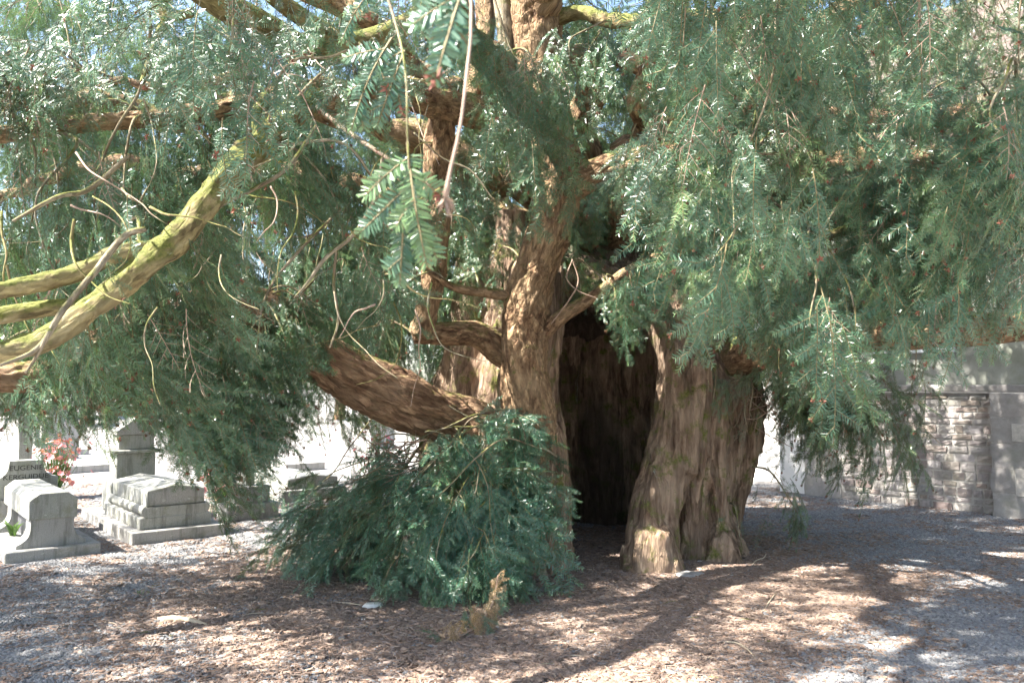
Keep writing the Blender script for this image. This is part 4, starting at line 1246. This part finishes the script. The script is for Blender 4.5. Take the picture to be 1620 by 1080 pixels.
MB().box(-.32, .32, 1.80, 2.30, 1.022, 1.08).build('cornice', GM, g2, bevel=.015)
MB().box(-.24, .24, 1.88, 2.22, 1.082, 1.30).build('pedestal', GM, g2, bevel=.01)
MB().poly_prism([(-.27, 1.302), (.27, 1.302), (.27, 1.36), (0, 1.58), (-.27, 1.36)], 1.86, 2.24).build('gable', GR, g2, bevel=.008)
def cross_grave(px, py, lab, h=1.1, sc=1.0, grp=None, rz=GRZ, off=(0, 0)):
    b = G(px, py); b[0] += off[0]; b[1] += off[1]
    g = empty('grave_cross', b, rz); tag(g, lab, 'grave', grp)
    MB().box(-.34 * sc, .34 * sc, -.2 * sc, .2 * sc, -.06, .20 * sc).build('plinth', GR, g, bevel=.01)
    MB().box(-.24 * sc, .24 * sc, -.14 * sc, .14 * sc, .201 * sc, .42 * sc).build('base', GR, g, bevel=.01)
    a = .06 * sc
    pts = [(-a, .421 * sc), (a, .421 * sc), (a, h * .72), (.26 * sc, h * .72), (.26 * sc, h * .72 + 2 * a), (a, h * .72 + 2 * a), (a, h), (-a, h), (-a, h * .72 + 2 * a), (-.26 * sc, h * .72 + 2 * a), (-.26 * sc, h * .72), (-a, h * .72)]
    MB().poly_prism(pts, -.06 * sc, .06 * sc).build('cross', GM, g, bevel=.006)
    return g
cross_grave(35, 815, 'stone cross on a stepped base behind the inscribed headstone', 1.75, 1.25)
cross_grave(392, 818, 'small pale stone cross on blocks between chest tomb and yew foot', 1.15, .95)
slab = empty('grave_slab', G(500, 790), GRZ)
tag(slab, 'low grey grave slab on the ground past the leafy yew foot', 'grave')
MB().box(-.5, .5, 0, 2, -.05, .16).build('plinth', GR, slab, bevel=.01)
MB().poly_prism([(-.4, .161), (.4, .161), (.4, .3), (0, .36), (-.4, .3)], .1, 1.9).build('tomb_lid', GM, slab, bevel=.01)
for k, (x, y) in enumerate(((-9.5, 17), (-7.2, 19), (-5.4, 17.5), (-3.2, 20), (-12, 21), (-1.6, 17))):
    b = np.array((x, y, 0.0)); g = empty('headstone', b, GRZ + rng.uniform(-.1, .1))
    tag(g, 'far grey headstone standing in the sunlit graveyard', 'grave', 'headstones in the far graveyard')
    MB().box(-.42, .42, -2.0, .2, -.05, .14).build('plinth', GR, g, bevel=.01)
    MB().poly_prism([(-.36, .141), (.36, .141), (.36, .8)] + arc(0, .8, .36, 0, 180, 10)[1:-1] + [(-.36, .8)], 0, .14).build('stone', GR, g, bevel=.01)

# flower bunches on the graves
M['petal'] = leaf_mat('petal', (0.62, 0.09, 0.10), (0.72, 0.22, 0.24), (0.6, 0.12, 0.13), trans=0.3)
M['pot'] = plain('pot', (0.25, 0.12, 0.08), 0.7, 0.2, 20)
M['leafy'] = leaf_mat('leafy', (0.08, 0.17, 0.04), (0.12, 0.22, 0.05), (0.12, 0.2, 0.06), trans=0.35)
def flower_bunch(loc, h, rad, n, lab):
    g = empty('flower_bunch', loc); tag(g, lab, 'flowers', 'red flower bunches on the graves')
    th = np.arange(12) / 12 * 2 * math.pi
    V = [(rr * math.cos(a), rr * math.sin(a), zz) for zz, rr in ((0, .07), (.16, .10), (.16, .085), (.05, .07)) for a in th]
    F = [(k * 12 + i, k * 12 + (i + 1) % 12, k * 12 + 12 + (i + 1) % 12, k * 12 + 12 + i) for k in range(3) for i in range(12)] + [tuple(reversed(range(12))), tuple(range(36, 48))]
    ob('pot', mk_mesh('pot', V, F, [M['pot']], True), g)
    V, F, S, SF = [], [], [], []
    for k in range(n):
        c = np.array((rng.normal() * rad * .5, rng.normal() * rad * .5, .2 + (h - .2) * rng.random()))
        ax = nrm(c * np.array((1, 1, .3)) + rng.normal(size=3) * .1 + np.array((0, 0, .1)))
        u = nrm(np.cross(ax, (0.3, .2, 1))); v = np.cross(ax, u); q = rng.uniform(.035, .055)
        for j in range(6):
            a = j / 6 * 2 * math.pi; d = u * math.cos(a) + v * math.sin(a); e = -u * math.sin(a) + v * math.cos(a)
            o = len(V); V += [c, c + d * q * .6 - e * q * .38 + ax * q * .2, c + d * q + ax * q * .35, c + d * q * .6 + e * q * .38 + ax * q * .2]; F.append((o, o + 1, o + 2, o + 3))
        b0 = np.array((c[0] * .2, c[1] * .2, .1)); e = np.array((.004, 0, 0))
        o = len(S); S += [b0 - e, b0 + e, c + e, c - e]; SF.append((o, o + 1, o + 2, o + 3))
        for j in range(2):
            m_ = b0 + (c - b0) * rng.uniform(.3, .9); d = nrm(rng.normal(size=3)) * .05; e = nrm(np.cross(d, (0, 0, 1))) * .012
            o = len(S); S += [m_, m_ + d * .5 - e, m_ + d, m_ + d * .5 + e]; SF.append((o, o + 1, o + 2, o + 3))
    ob('blossoms', mk_mesh('blossoms', V, F, [M['petal']]), g)
    ob('leaves', mk_mesh('leaves', S, SF, [M['leafy']]), g)
flower_bunch(G(84, 790) + np.array((0, 0, 0)), .88, .34, 150, 'tall bunch of red flowers beside the inscribed headstone')
flower_bunch(P(352, 690, 11.0) * np.array((1, 1, 0)), 1.05, .34, 110, 'wide bunch of red flowers beyond the chest tomb')
flower_bunch(P(597, 690, 11.5) * np.array((1, 1, 0)), 1.05, .26, 70, 'bunch of red flowers seen under the big leaning limb')
def tuft(name, loc, n, h, lab, cat='plant'):
    V, F = [], []
    for k in range(n):
        a = rng.random() * 6.28; l = h * rng.uniform(.5, 1); b0 = np.array((rng.normal() * .02, rng.normal() * .02, -.005))
        d = np.array((math.cos(a) * .6, math.sin(a) * .6, 1)); e = np.array((-math.sin(a), math.cos(a), 0)) * l * .07
        o = len(V); V += [b0 - e * .5, b0 + e * .5, b0 + d * l * .5 + e, b0 + d * l * .5 - e, b0 + d * l * .8 + np.array((math.cos(a), math.sin(a), -.2)) * l * .25]
        F += [(o, o + 1, o + 2, o + 3), (o + 3, o + 2, o + 4)]
    o = ob(name, mk_mesh(name, V, F, [M['leafy']]), None, loc); tag(o, lab, cat); return o
tuft('weed', G(10, 868) + np.array((0, .1, .12)), 26, .22, 'bright green weed growing on the plinth of the raised tomb')
tuft('weed', G(968, 982) + np.array((0, 0, .01)), 7, .04, 'tiny green seedling in the mulch before the hollow trunk')
tuft('weed', G(225, 940) + np.array((0, 0, .01)), 10, .05, 'tiny green seedling in the gravel before the chest tomb')

# ================================================================== SMALL THINGS ON THE GROUND
def rock(name, px, py, sx, sy, sz, m, lab, cat='stone', group=None, seed=0, flat=.5):
    r = np.random.default_rng(900 + seed)
    import bmesh
    bm = bmesh.new(); bmesh.ops.create_icosphere(bm, subdivisions=3, radius=1)
    v = np.array([x.co for x in bm.verts])
    f = 1 + .28 * fbm(v * 1.3 + seed * 3.1, 3) + .08 * vnoise(v * 5 + seed)
    v = v * f[:, None]; v[:, 2] = np.where(v[:, 2] > flat, flat + (v[:, 2] - flat) * .3, v[:, 2])
    for x, c in zip(bm.verts, v): x.co = (c[0] * sx, c[1] * sy, c[2] * sz)
    me = bpy.data.meshes.new(name); bm.to_mesh(me); bm.free()
    me.materials.append(m); me.polygons.foreach_set('use_smooth', np.ones(len(me.polygons), bool))
    g = G(px, py); g[2] = ground_z(g[0], g[1]) + .01
    o = ob(name, me, None, g, (0, 0, r.random() * .5)); tag(o, lab, cat, group); return o
M['slate'] = plain('slate', (0.30, 0.29, 0.28), 0.8, 0.25, 20, .004, 60)
M['white_stone'] = plain('white_stone', (0.62, 0.60, 0.56), 0.8, 0.15, 30, .002, 90)
rock('flat_stone', 1090, 913, .13, .10, .035, M['slate'], 'flat grey stone on the mulch before the split trunk', seed=1)
rock('stone', 590, 963, .075, .05, .05, M['white_stone'], 'pale rounded stone at the edge of the leafy yew foot', seed=2)
for k, (a, b) in enumerate(((982, 888), (1099, 879), (1107, 891), (640, 998), (575, 985), (945, 1005))):
    rock('pebble', a, b, .022, .018, .016, M['white_stone'], 'small white pebble lying on the mulch', 'pebble', 'white pebbles on the mulch', seed=5 + k)
def stick(name, pts, lab, m, group=None, segs=8, cat='stick'):
    w3 = []
    for (a, b, r, lift) in pts:
        g = G(a, b); w3.append((g[0], g[1], ground_z(g[0], g[1]) + r * .6 + .012 + lift, r))
    V, F, bk, c = tube(w3, segs, .15, .6, seed=rng.random() * 9)
    o0 = np.array(w3[0][:3])
    me = mk_mesh(name, V - o0, F, [m], True)
    at = me.attributes.new('bk', 'FLOAT_VECTOR', 'POINT'); at.data.foreach_set('vector', bk.astype(np.float32).ravel())
    o = ob(name, me, None, o0); tag(o, lab, cat, group); return o
M['straw'] = plain('straw', (0.40, 0.33, 0.24), 0.8, 0.2, 20)
stick('bark_strip', [(250, 981, .012, 0), (275, 983, .02, .004), (300, 986, .018, .004), (330, 991, .006, 0)], 'pale curved strip of bark lying on the gravel', M['straw'], cat='bark')
stick('fallen_twig', [(1135, 1018, .005, 0), (1165, 1022, .006, .01), (1185, 1033, .005, .006), (1195, 1045, .003, 0)], 'thin pale curved twig lying in the grey gravel', M['straw'])
stick('fallen_twig', [(1228, 941, .005, 0), (1218, 955, .005, .01), (1208, 968, .003, 0)], 'short pale twig on the sunlit mulch by the gravel', M['straw'])
stick('fallen_twig', [(1212, 878, .005, .0), (1208, 889, .006, .03), (1196, 892, .005, .02), (1188, 900, .003, 0)], 'hooked pale twig beside the foot of the split trunk', M['straw'])
stick('fallen_twig', [(530, 956, .004, 0), (560, 961, .005, .008), (580, 962, .003, 0)], 'straight pale twig beside the pale rounded stone', M['straw'])
for k in range(60):
    a, b = rng.uniform(150, 1500), rng.uniform(900, 1075); th = rng.uniform(-.5, .5); l = rng.uniform(8, 34)
    stick('fallen_twig', [(a, b, .003, 0), (a + l * .5, b + l * .5 * th * .5 + rng.uniform(-2, 2), .0035, .006), (a + l, b + l * th * .5, .002, 0)], 'thin fallen twig among the mulch and gravel', [M['straw'], M['dead_twig'], TW][int(rng.integers(0, 3))], 'fallen twigs on the ground', 5)
# the browned cut branch propped at the foot
o0 = G(780, 1000)
db = empty('dead_branch', o0); tag(db, 'browned dead yew branch lying at the leafy foot of the trunk', 'branch')
bp = [(*(G(700, 1018) + np.array((0, 0, .015))), .005), (*(G(745, 1008) + np.array((0, 0, .05))), .007), (*(G(778, 998) + np.array((0, 0, .17))), .007), (*(G(788, 996) + np.array((0, 0, .36))), .004)]
V, F, bk, c = tube(bp, 7, .1, 1.0)
me = mk_mesh('twig', V - o0, F, [M['dead_twig']], True); ob('twig', me, db)
for k in range(24):
    f = min(1, (k / 23) ** .8); i = f * (len(c) - 1); q = c[int(i), :3]
    d = np.array((rng.uniform(-.45, .35), rng.uniform(-.5, .2), (-.15 - .9 * f) if k % 6 else .6))
    e = rot_from(d[None], np.array([(0, -.5, 1.0)]))[0]
    l = .30 + .32 * rng.random(); dz = -nrm(d)[2] * .32 * l
    q = q + np.array((0, 0, max(0, dz + .03 - q[2])))
    ob('spray', DEAD[k % 2] if k % 5 else BLUE[k % 3], db, q - o0, tuple(e), (l,) * 3)

# far trees beyond the graveyard
M['farleaf'] = leaf_mat('farleaf', (0.06, 0.11, 0.03), (0.10, 0.16, 0.045), (0.09, 0.14, 0.04), trans=0.35)
def clump(seed, n=70, r=.55):
    g = np.random.default_rng(seed); V, F = [], []
    for k in range(n):
        c = g.normal(size=3) * r * .5; u = nrm(g.normal(size=3)) * .09; v = nrm(np.cross(u, g.normal(size=3))) * .05
        o = len(V); V += [c - u, c - v, c + u, c + v]; F.append((o, o + 1, o + 2, o + 3))
    return src('leaf_clump', mk_mesh('leaf_clump', V, F, [M['farleaf']]))
CL = [clump(700 + i) for i in range(3)]
for k, (x, y, h, w_, lab) in enumerate(((-19, 36, 8, 3.8, 'broad leafy tree at the far left of the graveyard'), (-9, 42, 9.5, 4.2, 'tallest leafy tree beyond the graveyard headstones'),
                                 (-1, 46, 8, 4.0, 'leafy tree far behind the yew trunk'), (-27, 44, 9, 4.4, 'leafy tree past the graveyard corner'), (9, 52, 9, 4.5, 'leafy tree far behind the church'))):
    t = empty('leafy_tree', (x, y, 0)); tag(t, lab, 'tree')
    V, F, bk, c = tube([(0, 0, -.1, .3), (.1, 0, h * .3, .22), (-.1, .1, h * .55, .14), (.1, 0, h * .85, .05)], 10, .15, 1.0)
    me = mk_mesh('trunk', V, F, [BK], True); at = me.attributes.new('bk', 'FLOAT_VECTOR', 'POINT'); at.data.foreach_set('vector', bk.astype(np.float32).ravel())
    ob('trunk', me, t)
    n = 420
    dd = nrm(rng.normal(size=(n, 3))) * (rng.random((n, 1)) ** .4)
    pts = dd * np.array((w_, w_, h * .42)) * (1 + .25 * fbm(dd * 2.2 + k * 5, 2)[:, None]) + np.array((0, 0, h * .58))
    cr = scatter('crown', t, CL, pts, rng.random((n, 3)) * 6.28, rng.uniform(.8, 1.5, n), rng.integers(0, 3, n)); cr['kind'] = 'stuff'
